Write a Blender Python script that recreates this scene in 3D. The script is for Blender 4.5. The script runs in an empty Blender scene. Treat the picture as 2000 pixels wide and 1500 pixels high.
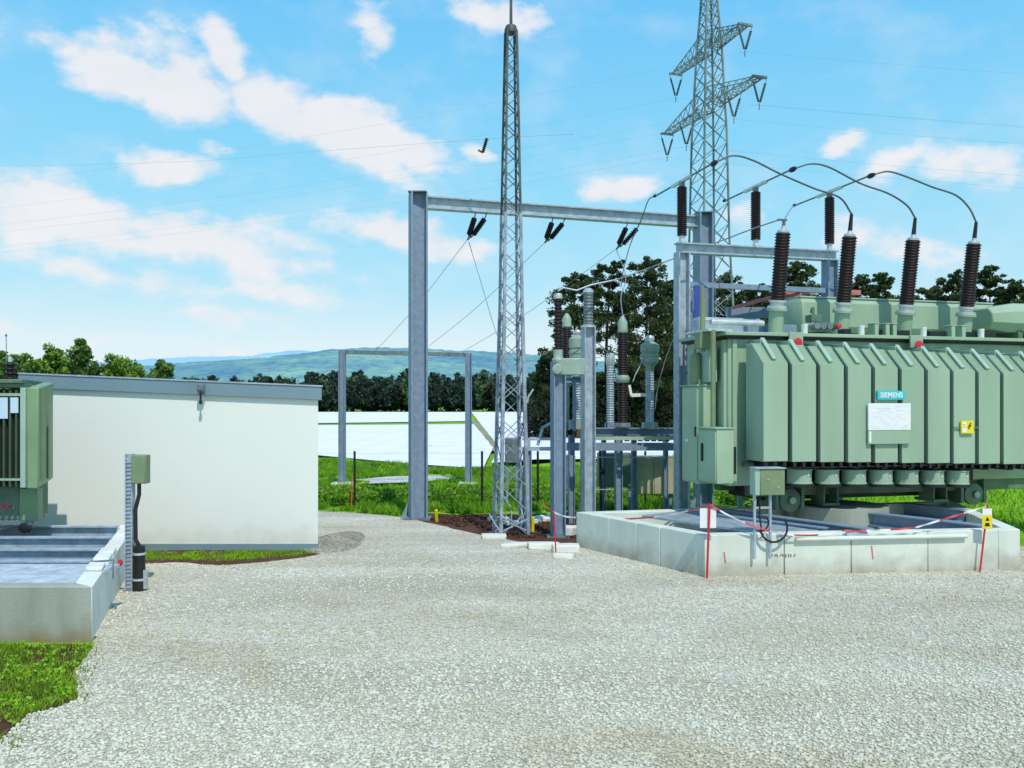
import bpy, bmesh, math, random
import numpy as np
from mathutils import Vector, Matrix
random.seed(7); RNG = np.random.default_rng(11)
sc = bpy.context.scene
COL = sc.collection
PI = math.pi
H0, F0 = 2.5, 1700.0
def P(px, py, D):            # photo measurement -> point in the place
    return Vector(((px-1000)/F0*D, D, H0+(790-py)/F0*D))
def G(px, py, z=0.0):        # point on the level z seen at that measurement
    D = (H0-z)*F0/(py-790)
    return Vector(((px-1000)/F0*D, D, z))

# ------------------------------------------------------------------ materials
def mat(name, col, rough=0.6, metal=0.0, var=0.08, scale=3.0, bump=0.0, bscale=40.0, col2=None, streak=False, spec=0.5, dirt=None):
    m = bpy.data.materials.new(name); m.use_nodes = True
    nt = m.node_tree; N = nt.nodes; L = nt.links
    b = N['Principled BSDF']
    b.inputs['Roughness'].default_value = rough; b.inputs['Metallic'].default_value = metal
    b.inputs['Specular IOR Level'].default_value = spec
    tc = N.new('ShaderNodeNewGeometry')
    mp = N.new('ShaderNodeMapping'); L.new(tc.outputs['Position'], mp.inputs['Vector'])
    if streak: mp.inputs['Scale'].default_value = (1, 1, 0.16)
    no = N.new('ShaderNodeTexNoise'); no.inputs['Scale'].default_value = scale; no.inputs['Detail'].default_value = 6
    no.inputs['Roughness'].default_value = 0.62
    L.new(mp.outputs['Vector'], no.inputs['Vector'])
    cr = N.new('ShaderNodeValToRGB')
    c2 = col2 if col2 else tuple(c*(1-var*2.2) for c in col)
    c1 = tuple(min(1, c*(1+var)) for c in col)
    cr.color_ramp.elements[0].position = 0.3; cr.color_ramp.elements[0].color = (*c2, 1)
    cr.color_ramp.elements[1].position = 0.68; cr.color_ramp.elements[1].color = (*c1, 1)
    L.new(no.outputs['Fac'], cr.inputs['Fac']); out = cr.outputs['Color']
    if dirt:        # splash dirt fading upward from the foot
        sz = N.new('ShaderNodeSeparateXYZ'); L.new(tc.outputs['Position'], sz.inputs[0])
        n3 = N.new('ShaderNodeTexNoise'); n3.inputs['Scale'].default_value = 3.5; n3.inputs['Detail'].default_value = 7; L.new(tc.outputs['Position'], n3.inputs['Vector'])
        m1 = N.new('ShaderNodeMath'); m1.operation = 'MULTIPLY_ADD'; L.new(n3.outputs['Fac'], m1.inputs[0]); m1.inputs[1].default_value = -dirt[1]*2.2; L.new(sz.outputs[2], m1.inputs[2])
        mr = N.new('ShaderNodeMapRange'); L.new(m1.outputs[0], mr.inputs['Value']); mr.inputs['From Min'].default_value = -dirt[1]*1.3; mr.inputs['From Max'].default_value = dirt[1]*.1
        mr.inputs['To Min'].default_value = dirt[2]; mr.inputs['To Max'].default_value = 0
        mx = N.new('ShaderNodeMix'); mx.data_type = 'RGBA'; L.new(mr.outputs[0], mx.inputs['Factor']); L.new(out, mx.inputs['A']); mx.inputs['B'].default_value = (*dirt[0],1); out = mx.outputs['Result']
    L.new(out, b.inputs['Base Color'])
    if bump > 0:
        n2 = N.new('ShaderNodeTexNoise'); n2.inputs['Scale'].default_value = bscale; n2.inputs['Detail'].default_value = 5
        L.new(tc.outputs['Position'], n2.inputs['Vector'])
        bp = N.new('ShaderNodeBump'); bp.inputs['Strength'].default_value = bump; bp.inputs['Distance'].default_value = 0.02
        L.new(n2.outputs['Fac'], bp.inputs['Height']); L.new(bp.outputs['Normal'], b.inputs['Normal'])
    return m
def mat_attr(name, rough=0.8, trans=0.0, spec=0.3):
    m = bpy.data.materials.new(name); m.use_nodes = True
    nt = m.node_tree; N = nt.nodes; L = nt.links
    b = N['Principled BSDF']; b.inputs['Roughness'].default_value = rough; b.inputs['Specular IOR Level'].default_value = spec
    a = N.new('ShaderNodeAttribute'); a.attribute_name = 'tint'
    L.new(a.outputs['Color'], b.inputs['Base Color'])
    if trans > 0:
        t = N.new('ShaderNodeBsdfTranslucent'); L.new(a.outputs['Color'], t.inputs['Color'])
        mx = N.new('ShaderNodeMixShader'); mx.inputs[0].default_value = trans
        L.new(b.outputs[0], mx.inputs[1]); L.new(t.outputs[0], mx.inputs[2]); L.new(mx.outputs[0], N['Material Output'].inputs[0])
    return m
M = {}
M['green'] = mat('transformer_green', (.325,.455,.32), .55, var=.06, scale=1.3, streak=True, col2=(.275,.39,.27))
M['green_lt'] = mat('light_green_paint', (.34,.48,.38), .5, var=.05, scale=2)
M['green_dk'] = mat('dark_green_paint', (.12,.20,.13), .55, var=.15, scale=3)
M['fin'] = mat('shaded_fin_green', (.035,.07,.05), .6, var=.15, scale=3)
M['fin2'] = mat('fin_shade_green', (.05,.085,.05), .55, var=.15, scale=3)  # near-black green, shade of the finned front put into the colour
M['sidegreen'] = mat('side_panel_green', (.21,.33,.17), .5, var=.06, scale=2)
M['grate'] = mat('white_galvanised_grating', (.58,.66,.70), .6, .0, var=.15, scale=5)
M['headg'] = mat('grey_green_casing', (.31,.42,.34), .5, var=.12, scale=5)
M['olive'] = mat('olive_paint', (.20,.27,.14), .5, var=.08, scale=3)
M['cab'] = mat('cabinet_green', (.36,.50,.33), .5, var=.05, scale=2)
M['steel'] = mat('blue_grey_galvanised', (.22,.30,.40), .55, .05, var=.10, scale=9, bump=.1)
M['steel_lt'] = mat('pale_galvanised', (.42,.50,.57), .5, .2, var=.14, scale=7, bump=.1)
M['steel_dk'] = mat('dull_zinc', (.19,.24,.26), .55, .3, var=.2, scale=6)
M['lattice'] = mat('lattice_zinc', (.34,.40,.46), .55, .25, var=.25, scale=5)
M['latdark'] = mat('lattice_dark', (.10,.13,.13), .6, .2, var=.3, scale=2)
M['pylon'] = mat('pylon_zinc', (.20,.25,.22), .6, .2, var=.3, scale=.6)
M['brown'] = mat('brown_glaze', (.020,.006,.006), .5, var=.2, scale=12)
M['black'] = mat('black_rubber_and_shade', (.012,.012,.014), .5, var=.2, scale=10)
M['conc'] = mat('concrete', (.68,.72,.63), .85, var=.07, scale=1.6, bump=.25, bscale=60, streak=True, col2=(.57,.61,.53), dirt=((.30,.25,.17),.28,.75))
M['concw'] = mat('white_concrete', (.76,.77,.69), .85, var=.08, scale=2.2, bump=.3, bscale=60)
M['cream'] = mat('cream_render', (.80,.825,.755), .85, var=.006, scale=.7, bump=.2, bscale=90, dirt=((.48,.44,.34),.35,.45))
M['fascia'] = mat('blue_grey_sheet', (.19,.285,.33), .5, .0, var=.04, scale=1.2)
M['white'] = mat('white_enamel', (.82,.83,.82), .5, var=.02, scale=9)
M['teal'] = mat('teal_enamel', (.03,.55,.55), .45, var=.03, scale=9)
M['red'] = mat('red_paint', (.62,.02,.04), .5, var=.1, scale=9)
M['pinkred'] = mat('faded_red_paint', (.62,.10,.09), .5, var=.15, scale=9, col2=(.5,.25,.22))
M['yellow'] = mat('yellow_enamel', (.85,.68,.01), .5, var=.04, scale=9)
M['blue'] = mat('deep_blue_paint', (.03,.07,.36), .5, var=.1, scale=6)
M['cable'] = mat('grey_cable', (.10,.13,.13), .5, .2, var=.1, scale=6)
M['cable_lt'] = mat('aluminium_cable', (.35,.38,.40), .45, .5, var=.1, scale=6)
M['alu'] = mat('aluminium', (.62,.66,.66), .4, .5, var=.1, scale=8)
M['orange'] = mat('orange_plastic', (.75,.14,.02), .5)
M['label'] = mat('pale_blue_label', (.55,.68,.78), .5, var=.05)
M['bark'] = mat('pine_bark', (.09,.055,.035), .9, var=.35, scale=6)
M['leaf'] = mat_attr('leafy_green', .7, .25)
M['needle'] = mat_attr('needle_green', .75, .12)
M['blade'] = mat_attr('grass_blade', .6, .3)
M['stone'] = mat_attr('loose_stone', .85)
M['rust'] = mat('rust_brown', (.22,.07,.04), .8, var=.3, scale=20)

# ------------------------------------------------------------------ mesh builder
class MB:
    def __init__(s): s.v = []; s.f = []
    def add(s, vs, fs):
        n = len(s.v); s.v += [tuple(v) for v in vs]; s.f += [tuple(i+n for i in f) for f in fs]; return s
    def box(s, x0, x1, y0, y1, z0, z1):
        return s.add([(x0,y0,z0),(x1,y0,z0),(x1,y1,z0),(x0,y1,z0),(x0,y0,z1),(x1,y0,z1),(x1,y1,z1),(x0,y1,z1)],
                     [(0,3,2,1),(4,5,6,7),(0,1,5,4),(1,2,6,5),(2,3,7,6),(3,0,4,7)])
    def frame(s, d, up=None):
        d = Vector(d).normalized()
        u = Vector(up) if up is not None else (Vector((0,0,1)) if abs(d.z) < .95 else Vector((0,1,0)))
        x = d.cross(u).normalized(); y = x.cross(d).normalized(); return d, x, y
    def bar(s, p, q, w, h=None, up=None):
        h = h or w; p = Vector(p); q = Vector(q); d, x, y = s.frame(q-p, up)
        c = [x*w/2*a + y*h/2*b for a, b in ((-1,-1),(1,-1),(1,1),(-1,1))]
        return s.add([p+k for k in c]+[q+k for k in c], [(3,2,1,0),(4,5,6,7),(0,1,5,4),(1,2,6,5),(2,3,7,6),(3,0,4,7)])
    def hbeam(s, p, q, w, h, t, up=None):      # flanges at +-h/2 along 'up', web between
        p = Vector(p); q = Vector(q); d, x, y = s.frame(q-p, up)
        s.bar(p+y*(h/2-t/2), q+y*(h/2-t/2), w, t, y); s.bar(p-y*(h/2-t/2), q-y*(h/2-t/2), w, t, y)
        return s.bar(p, q, t*.8, h-2*t, y)
    def tube(s, pts, r, n=8, r2=None):
        pts = [Vector(p) for p in pts]; K = len(pts); vs = []; fs = []
        prev = None
        for i, p in enumerate(pts):
            d = (pts[min(i+1,K-1)]-pts[max(i-1,0)])
            d, x, y = s.frame(d, prev); prev = y
            rr = r if r2 is None else r+(r2-r)*i/(K-1)
            vs += [p + x*math.cos(2*PI*k/n)*rr + y*math.sin(2*PI*k/n)*rr for k in range(n)]
        for i in range(K-1):
            for k in range(n):
                a = i*n+k; b = i*n+(k+1)%n; fs.append((a, b, b+n, a+n))
        fs.append(tuple(range(n))[::-1]); fs.append(tuple((K-1)*n+k for k in range(n)))
        return s.add(vs, fs)
    def lathe(s, base, axis, prof, n=14):       # prof: (r, t) pairs along the axis
        base = Vector(base); d, x, y = s.frame(axis); vs = []; fs = []
        for r, t in prof: vs += [base + d*t + x*math.cos(2*PI*k/n)*r + y*math.sin(2*PI*k/n)*r for k in range(n)]
        for i in range(len(prof)-1):
            for k in range(n):
                a = i*n+k; b = i*n+(k+1)%n; fs.append((a, b, b+n, a+n))
        fs.append(tuple(range(n))[::-1]); fs.append(tuple((len(prof)-1)*n+k for k in range(n)))
        return s.add(vs, fs)
    def prism(s, poly, z0, z1):
        n = len(poly); vs = [(p[0],p[1],z0) for p in poly]+[(p[0],p[1],z1) for p in poly]
        fs = [tuple(range(n))[::-1], tuple(range(n,2*n))]+[(i,(i+1)%n,n+(i+1)%n,n+i) for i in range(n)]
        return s.add(vs, fs)
def sheds(L, n, rc, rs):
    pr = [(rc, 0)]
    p = L/n
    for i in range(n):
        t = i*p; pr += [(rc, t+p*.12), (rs, t+p*.42), (rs*.97, t+p*.55), (rc, t+p*.72)]
    pr.append((rc, L)); return pr

def obj(name, mb, m, parent=None, bevel=0, loc=(0,0,0), smooth=True):
    me = bpy.data.meshes.new(name); me.from_pydata([tuple(v) for v in mb.v], [], mb.f)
    bm = bmesh.new(); bm.from_mesh(me); bmesh.ops.recalc_face_normals(bm, faces=bm.faces); bm.to_mesh(me); bm.free()
    me.materials.append(M[m] if isinstance(m, str) else m)
    if smooth:
        me.polygons.foreach_set('use_smooth', [True]*len(me.polygons)); me.set_sharp_from_angle(angle=math.radians(38))
    o = bpy.data.objects.new(name, me); COL.objects.link(o); o.location = loc
    if parent: o.parent = parent
    if bevel:
        b = o.modifiers.new('b', 'BEVEL'); b.width = bevel; b.segments = 2; b.limit_method = 'ANGLE'; b.angle_limit = math.radians(50)
    return o
def thing(name, label, cat, loc=(0,0,0), rz=0, group=None):
    o = bpy.data.objects.new(name, None); COL.objects.link(o); o.location = loc; o.rotation_euler = (0,0,rz); o.empty_display_size = .1
    o['label'] = label; o['category'] = cat
    if group: o['group'] = group
    return o
def tag(o, label, cat, group=None, kind=None):
    o['label'] = label; o['category'] = cat
    if group: o['group'] = group
    if kind: o['kind'] = kind
    return o
def struct(o, label=None): 
    o['kind'] = 'structure'
    if label: o['label'] = label
    return o
def solo(name, mb, m, label, cat, group=None, bevel=0, base=None):   # one-mesh thing, origin at its base
    b = Vector(base) if base is not None else Vector((sum(v[0] for v in mb.v)/len(mb.v), sum(v[1] for v in mb.v)/len(mb.v), min(v[2] for v in mb.v)))
    mb.v = [(v[0]-b.x, v[1]-b.y, v[2]-b.z) for v in mb.v]
    return tag(obj(name, mb, m, None, bevel, b), label, cat, group)
def copy_tree(o, parent=None):
    c = o.copy(); COL.objects.link(c); c.parent = parent
    for ch in o.children: copy_tree(ch, c)
    return c
def np_mesh(name, V, Fc, nper, m, tint=None, smooth=False):
    me = bpy.data.meshes.new(name); nv = len(V); nf = len(Fc)
    me.vertices.add(nv); me.vertices.foreach_set('co', np.asarray(V, np.float32).ravel())
    me.loops.add(nf*nper); me.loops.foreach_set('vertex_index', np.asarray(Fc, np.int32).ravel())
    me.polygons.add(nf); me.polygons.foreach_set('loop_start', np.arange(0, nf*nper, nper, dtype=np.int32))
    me.polygons.foreach_set('loop_total', np.full(nf, nper, np.int32))
    if smooth: me.polygons.foreach_set('use_smooth', np.ones(nf, bool))
    me.update(calc_edges=True); me.validate()
    if tint is not None:
        ca = me.color_attributes.new('tint', 'FLOAT_COLOR', 'POINT')
        c = np.ones((nv,4), np.float32); c[:,:3] = tint; ca.data.foreach_set('color', c.ravel())
    me.materials.append(M[m] if isinstance(m, str) else m)
    o = bpy.data.objects.new(name, me); COL.objects.link(o); return o
def inpoly(x, y, poly):
    x = np.asarray(x); y = np.asarray(y); r = np.zeros(x.shape, bool); n = len(poly)
    for i in range(n):
        x1,y1 = poly[i][0],poly[i][1]; x2,y2 = poly[(i+1)%n][0],poly[(i+1)%n][1]
        if y1 == y2: continue
        c = ((y1 > y) != (y2 > y)) & (x < (x2-x1)*(y-y1)/(y2-y1)+x1); r ^= c
    return r

# ------------------------------------------------------------------ world
SUN_EL, SUN_AZ = math.radians(55), math.radians(160)   # azimuth measured from +Y clockwise: behind the viewer, to the right
w = bpy.data.worlds.new("World"); sc.world = w; w.use_nodes = True
nt = w.node_tree; N = nt.nodes; L = nt.links; N.clear()
def m_(op, a, b=None, c=None):
    n = N.new('ShaderNodeMath'); n.operation = op
    for i, v in enumerate((a, b, c)):
        if v is None: continue
        if isinstance(v, (int, float)): n.inputs[i].default_value = v
        else: L.new(v, n.inputs[i])
    return n.outputs[0]
tc = N.new('ShaderNodeTexCoord'); sep = N.new('ShaderNodeSeparateXYZ'); L.new(tc.outputs['Generated'], sep.inputs[0])
X, Y, Z = sep.outputs
az = m_('ARCTAN2', X, Y); el = m_('ARCSINE', Z)
sky = N.new('ShaderNodeTexSky'); sky.sky_type = 'NISHITA'; sky.sun_disc = False; sky.sun_elevation = SUN_EL; sky.sun_rotation = SUN_AZ
sky.air_density = 1.0; sky.dust_density = .6; sky.ozone_density = 2
ramp = N.new('ShaderNodeValToRGB'); L.new(m_('DIVIDE', el, 1.0), ramp.inputs['Fac'])
cr = ramp.color_ramp
stops = [(0.0,(.82,.93,.97)),(.07,(.74,.91,.98)),(.13,(.48,.83,.99)),(.24,(.30,.74,1.00)),(.43,(.17,.60,1.00)),(.43,(.18,.61,1.00)),(1.0,(.07,.34,.85))]
cr.elements[0].position = 0; cr.elements[0].color = (*stops[0][1],1); cr.elements[1].position = 1; cr.elements[1].color = (*stops[-1][1],1)
for p, c in stops[1:-1]:
    e = cr.elements.new(p); e.color = (*c,1)
sc10 = N.new('ShaderNodeVectorMath'); sc10.operation = 'SCALE'; sc10.inputs['Scale'].default_value = 10.0; L.new(ramp.outputs[0], sc10.inputs[0])
mixs = N.new('ShaderNodeMix'); mixs.data_type = 'RGBA'; mixs.inputs['Factor'].default_value = .92
L.new(sky.outputs[0], mixs.inputs['A']); L.new(sc10.outputs[0], mixs.inputs['B'])
# cloud field: ellipsoidal masses at fixed azimuth/elevation, edges broken up by noise
nz = N.new('ShaderNodeTexNoise'); nz.inputs['Scale'].default_value = 11; nz.inputs['Detail'].default_value = 9; nz.inputs['Roughness'].default_value = .58
cmb = N.new('ShaderNodeCombineXYZ'); L.new(az, cmb.inputs[0]); L.new(m_('MULTIPLY', el, 1.7), cmb.inputs[1]); cmb.inputs[2].default_value = 3.3
L.new(cmb.outputs[0], nz.inputs['Vector'])
nw = N.new('ShaderNodeTexNoise'); nw.inputs['Scale'].default_value = 5; nw.inputs['Detail'].default_value = 4; L.new(cmb.outputs[0], nw.inputs['Vector'])
sw = N.new('ShaderNodeSeparateColor'); L.new(nw.outputs['Color'], sw.inputs[0])
azw = m_('ADD', az, m_('MULTIPLY', m_('SUBTRACT', sw.outputs[0], .5), .10))
elw = m_('ADD', el, m_('MULTIPLY', m_('SUBTRACT', sw.outputs[1], .5), .06))
CL = [(215,130,120,62,5,1.1),(330,165,140,72,15,1.15),(420,110,55,50,0,1.1),(520,215,120,58,22,1.2),(650,265,140,62,12,1.2),(790,295,95,32,8,1.0),
      (345,338,95,42,0,1.0),(415,285,42,20,0,.8),(130,420,290,60,6,1.02),(400,475,270,50,9,.92),(600,492,110,24,8,.75),(800,465,125,34,2,1.1),
      (40,410,140,60,0,.95),(220,540,230,32,4,.68),(560,575,170,28,8,.62),(480,620,300,26,4,.6),(738,70,40,55,-10,.85),(960,18,100,36,15,.85),
      (1200,378,85,26,-5,1.0),(1645,283,60,20,-16,.8),(1745,320,75,26,-18,.7),(1905,318,85,36,4,.85),(1740,482,130,36,5,.8),(1450,425,80,40,0,.6),(955,288,32,16,0,.7),
      (100,650,400,30,3,.45),(1650,430,60,30,0,.35),(640,640,200,20,0,.4)]
field = None
for cx, cy, rx, ry, an, wt in CL:
    a0 = math.atan((cx-1000)/F0); e0 = math.atan((790-cy)/F0*math.cos(a0)); ra = rx/F0*math.cos(a0)**2; re = ry/F0*math.cos(a0)
    t = math.radians(-an); c_, s_ = math.cos(t), math.sin(t)
    dx = m_('SUBTRACT', azw, a0); dy = m_('SUBTRACT', elw, e0)
    p = m_('MULTIPLY_ADD', dx, c_/ra, m_('MULTIPLY', dy, s_/ra)); q = m_('MULTIPLY_ADD', dx, -s_/re, m_('MULTIPLY', dy, c_/re))
    r2 = m_('MULTIPLY_ADD', p, p, m_('MULTIPLY', q, q))
    g = m_('MULTIPLY', m_('EXPONENT', m_('MULTIPLY', r2, -.75)), wt)
    field = g if field is None else m_('MAXIMUM', field, g)
dens = m_('MULTIPLY_ADD', m_('SUBTRACT', nz.outputs['Fac'], .5), 2.3, field)
ss = N.new('ShaderNodeMapRange'); ss.interpolation_type = 'SMOOTHSTEP'; L.new(dens, ss.inputs['Value'])
ss.inputs['From Min'].default_value = .26; ss.inputs['From Max'].default_value = .88
haze = N.new('ShaderNodeMapRange'); L.new(nz.outputs['Fac'], haze.inputs['Value']); haze.inputs['From Min'].default_value = .45; haze.inputs['From Max'].default_value = .8; haze.inputs['To Max'].default_value = .30
cf = m_('MAXIMUM', m_('MULTIPLY', ss.outputs[0], .93), haze.outputs[0])
cc = N.new('ShaderNodeMix'); cc.data_type = 'RGBA'; L.new(nz.outputs['Fac'], cc.inputs['Factor'])
cc.inputs['A'].default_value = (7.6,8.0,8.6,1); cc.inputs['B'].default_value = (9.7,9.4,9.4,1)
mixc = N.new('ShaderNodeMix'); mixc.data_type = 'RGBA'; L.new(cf, mixc.inputs['Factor']); L.new(mixs.outputs['Result'], mixc.inputs['A']); L.new(cc.outputs['Result'], mixc.inputs['B'])
bg = N.new('ShaderNodeBackground'); bg.inputs['Strength'].default_value = .1; L.new(mixc.outputs['Result'], bg.inputs['Color'])
wo = N.new('ShaderNodeOutputWorld'); L.new(bg.outputs[0], wo.inputs[0])
sl = bpy.data.lights.new('sun', 'SUN'); sl.energy = 3.3; sl.angle = math.radians(.5); sl.color = (1,.93,.82)
so = bpy.data.objects.new('sun', sl); COL.objects.link(so)
sd = Vector((math.sin(SUN_AZ)*math.cos(SUN_EL), math.cos(SUN_AZ)*math.cos(SUN_EL), math.sin(SUN_EL)))
so.rotation_euler = sd.to_track_quat('Z','Y').to_euler(); so.location = sd*50
cam = bpy.data.cameras.new('camera'); co = bpy.data.objects.new('camera', cam); COL.objects.link(co); sc.camera = co
co.location = (0,0,H0); co.rotation_euler = (PI/2,0,0)
cam.sensor_width = 36; cam.lens = F0/2000*36; cam.shift_y = (790-750)/2000.0; cam.clip_end = 20000; cam.clip_start = .1
sc.view_settings.view_transform = 'Standard'; sc.view_settings.look = 'None'; sc.view_settings.exposure = 0

# ------------------------------------------------------------------ ground sheets
def ground_mat(name, cols, sc1, sc2, bump=.5, bdist=.03, vor=None):
    m = bpy.data.materials.new(name); m.use_nodes = True
    N = m.node_tree.nodes; L = m.node_tree.links; b = N['Principled BSDF']; b.inputs['Roughness'].default_value = .92; b.inputs['Specular IOR Level'].default_value = .15
    g = N.new('ShaderNodeNewGeometry')
    a = N.new('ShaderNodeTexNoise'); a.inputs['Scale'].default_value = sc1; a.inputs['Detail'].default_value = 7; a.inputs['Roughness'].default_value = .6
    c = N.new('ShaderNodeTexNoise'); c.inputs['Scale'].default_value = sc2; c.inputs['Detail'].default_value = 8; c.inputs['Roughness'].default_value = .7
    L.new(g.outputs['Position'], a.inputs['Vector']); L.new(g.outputs['Position'], c.inputs['Vector'])
    r1 = N.new('ShaderNodeValToRGB'); L.new(a.outputs['Fac'], r1.inputs['Fac'])
    r1.color_ramp.elements[0].position = .35; r1.color_ramp.elements[0].color = (*cols[0],1); r1.color_ramp.elements[1].position = .65; r1.color_ramp.elements[1].color = (*cols[1],1)
    out = r1.outputs[0]; h = c.outputs['Fac']
    mx = N.new('ShaderNodeMix'); mx.data_type = 'RGBA'; mx.inputs['B'].default_value = (*cols[2],1)
    mr = N.new('ShaderNodeMapRange'); L.new(c.outputs['Fac'], mr.inputs['Value']); mr.inputs['From Min'].default_value = .45; mr.inputs['From Max'].default_value = .72
    mr.inputs['To Max'].default_value = .9
    L.new(mr.outputs[0], mx.inputs['Factor']); L.new(out, mx.inputs['A']); out = mx.outputs['Result']
    if vor:
        v = N.new('ShaderNodeTexVoronoi'); v.inputs['Scale'].default_value = vor; L.new(g.outputs['Position'], v.inputs['Vector'])
        s = N.new('ShaderNodeSeparateColor'); L.new(v.outputs['Color'], s.inputs[0])
        mr2 = N.new('ShaderNodeMapRange'); L.new(s.outputs[0], mr2.inputs['Value']); mr2.inputs['To Min'].default_value = .55; mr2.inputs['To Max'].default_value = 1.25
        ml = N.new('ShaderNodeVectorMath'); ml.operation = 'SCALE'; L.new(out, ml.inputs[0]); L.new(mr2.outputs[0], ml.inputs['Scale']); out = ml.outputs[0]
        sb = N.new('ShaderNodeMath'); sb.operation = 'SUBTRACT'; sb.inputs[0].default_value = 1; L.new(v.outputs['Distance'], sb.inputs[1]); h = sb.outputs[0]
    L.new(out, b.inputs['Base Color'])
    bp = N.new('ShaderNodeBump'); bp.inputs['Strength'].default_value = bump; bp.inputs['Distance'].default_value = bdist; L.new(h, bp.inputs['Height']); L.new(bp.outputs[0], b.inputs['Normal'])
    return m
M['gravel'] = ground_mat('gravel', ((.50,.46,.35),(.74,.72,.60),(.45,.41,.30)), .40, 14, .7, .012, 62)
M['gravel2'] = ground_mat('far_gravel', ((.50,.52,.48),(.66,.68,.64),(.42,.40,.34)), 1.2, 8, .5, .03, 20)
M['grass'] = ground_mat('grass_ground', ((.16,.36,.012),(.28,.54,.02),(.12,.24,.02)), .35, 3, .6, .06)
M['soil'] = ground_mat('red_brown_soil', ((.09,.038,.025),(.15,.07,.045),(.05,.025,.018)), 1.5, 9, .8, .06)
M['foil'] = ground_mat('white_field_cover', ((.76,.77,.85),(.84,.85,.93),(.70,.72,.82)), .03, .5, .1, .05)
_t = M['foil'].node_tree; _b = _t.nodes['Principled BSDF']; _src = _b.inputs['Base Color'].links[0].from_socket
_w = _t.nodes.new('ShaderNodeTexWave'); _w.inputs['Scale'].default_value = .16; _w.inputs['Distortion'].default_value = .6; _gp = _t.nodes.new('ShaderNodeNewGeometry'); _t.links.new(_gp.outputs['Position'], _w.inputs['Vector'])
_r = _t.nodes.new('ShaderNodeMapRange'); _r.inputs['To Min'].default_value = .985; _r.inputs['To Max'].default_value = 1.015; _t.links.new(_w.outputs['Fac'], _r.inputs['Value'])
_v = _t.nodes.new('ShaderNodeVectorMath'); _v.operation = 'SCALE'; _t.links.new(_src, _v.inputs[0]); _t.links.new(_r.outputs[0], _v.inputs['Scale']); _t.links.new(_v.outputs[0], _b.inputs['Base Color'])
M['track'] = ground_mat('field_track', ((.26,.28,.14),(.38,.37,.22),(.18,.19,.09)), .3, 3)
M['darkgravel'] = ground_mat('dark_gravel', ((.34,.31,.24),(.46,.43,.35),(.26,.23,.18)), 2, 20, .9, .03, 30)
def ground_h(x, y):
    r = max(0, min(1, (y-23)/10)); f = max(0, min(1, (60-y)/15))
    return r*f*(.10*math.sin(x*.5+y*.3)+.06*math.sin(x*1.3-y*.7))-.0
_gm = M['gravel'].node_tree; _nn = [n for n in _gm.nodes if n.type == 'TEX_NOISE' and abs(n.inputs['Scale'].default_value-.40) < 1e-5][0]
_mp = _gm.nodes.new('ShaderNodeMapping'); _mp.inputs['Scale'].default_value = (.5,1.8,1); _gg = _gm.nodes.new('ShaderNodeNewGeometry')
_gm.links.new(_gg.outputs['Position'], _mp.inputs['Vector']); _gm.links.new(_mp.outputs['Vector'], _nn.inputs['Vector'])
ys = [-40,-10,0,10,16,20,23]+[23+i*1.0 for i in range(1,38)]+[70,100,160,283,400,800,1600,3000,7000]
xs = [-7000,-2500,-900,-300,-120,-60,-45]+[-36+i*1.2 for i in range(61)]+[45,60,120,300,900,2500,7000]
mb = MB(); vs = [(x,y,ground_h(x,y) if abs(x)<40 else 0) for y in ys for x in xs]; nx = len(xs)
fs = [(j*nx+i, j*nx+i+1, (j+1)*nx+i+1, (j+1)*nx+i) for j in range(len(ys)-1) for i in range(nx-1)]
mb.add(vs, fs); struct(obj('ground', mb, 'grass'))
def ragged(pts, step=.25, amp=.06, seed=1):
    rnd = random.Random(seed); out = []
    n = len(pts)
    for i in range(n):
        p = Vector(pts[i][:2]); q = Vector(pts[(i+1)%n][:2]); d = q-p; k = max(1, min(400, int(d.length/step)))
        nn = Vector((-d.y, d.x)).normalized()
        for j in range(k):
            out.append(p+d*(j/k)+nn*(rnd.uniform(-1,1)*amp if j else 0))
    return out
def sheet(name, pts, z, m, step=.3, amp=.05, seed=1, zf=None):
    o2 = ragged(pts, step, amp, seed)
    bm = bmesh.new(); vv = [bm.verts.new((p.x, p.y, z+(zf(p.x,p.y) if zf else 0))) for p in o2]; bm.faces.new(vv)
    bmesh.ops.triangulate(bm, faces=bm.faces); bmesh.ops.recalc_face_normals(bm, faces=bm.faces)
    if bm.faces[:][0].normal.z < 0: bmesh.ops.reverse_faces(bm, faces=bm.faces)
    me = bpy.data.meshes.new(name); bm.to_mesh(me); bm.free(); me.materials.append(M[m])
    o = bpy.data.objects.new(name, me); COL.objects.link(o); return struct(o)
GR = [(-30,-8),(-30,6.0),(-6,6.0),tuple(G(0,1452)[:2]),tuple(G(55,1402)[:2]),tuple(G(120,1385)[:2]),tuple(G(152,1370)[:2]),tuple(G(150,1310)[:2]),tuple(G(168,1285)[:2]),tuple(G(182,1256)[:2]),
      (-6.0,12.6),(-10,13.3),(-10,13.42)]+[tuple(G(a,b)[:2]) for a,b in ((285,1104),(340,1101),(430,1107),(520,1100),(590,1092),(625,1085))]+\
     [(-3.75,16.2),(-5.4,20.5)]+[tuple(G(a,b)[:2]) for a,b in ((640,1001),(700,1004),(760,1009),(800,1015),(860,1028),(900,1038),(945,1048),(1000,1058),(1060,1066),(1125,1072))]+\
     [(1.5,15.6),(5,15.8),(9,15.2),(11,14),(40,14.5),(40,-8)]
sheet('gravel_yard', GR, .022, 'gravel', .22, .045, 3)
sheet('soil_patch', [tuple(G(a,b)[:2]) for a,b in ((800,1013),(835,1003),(900,1007),(960,1004),(1040,1008),(1130,1000),(1220,1005),(1220,1060),(1130,1075),(1000,1062),(900,1042))], .010, 'soil', .3, .1, 5)
zg = lambda x,y: ground_h(x,y)
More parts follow.
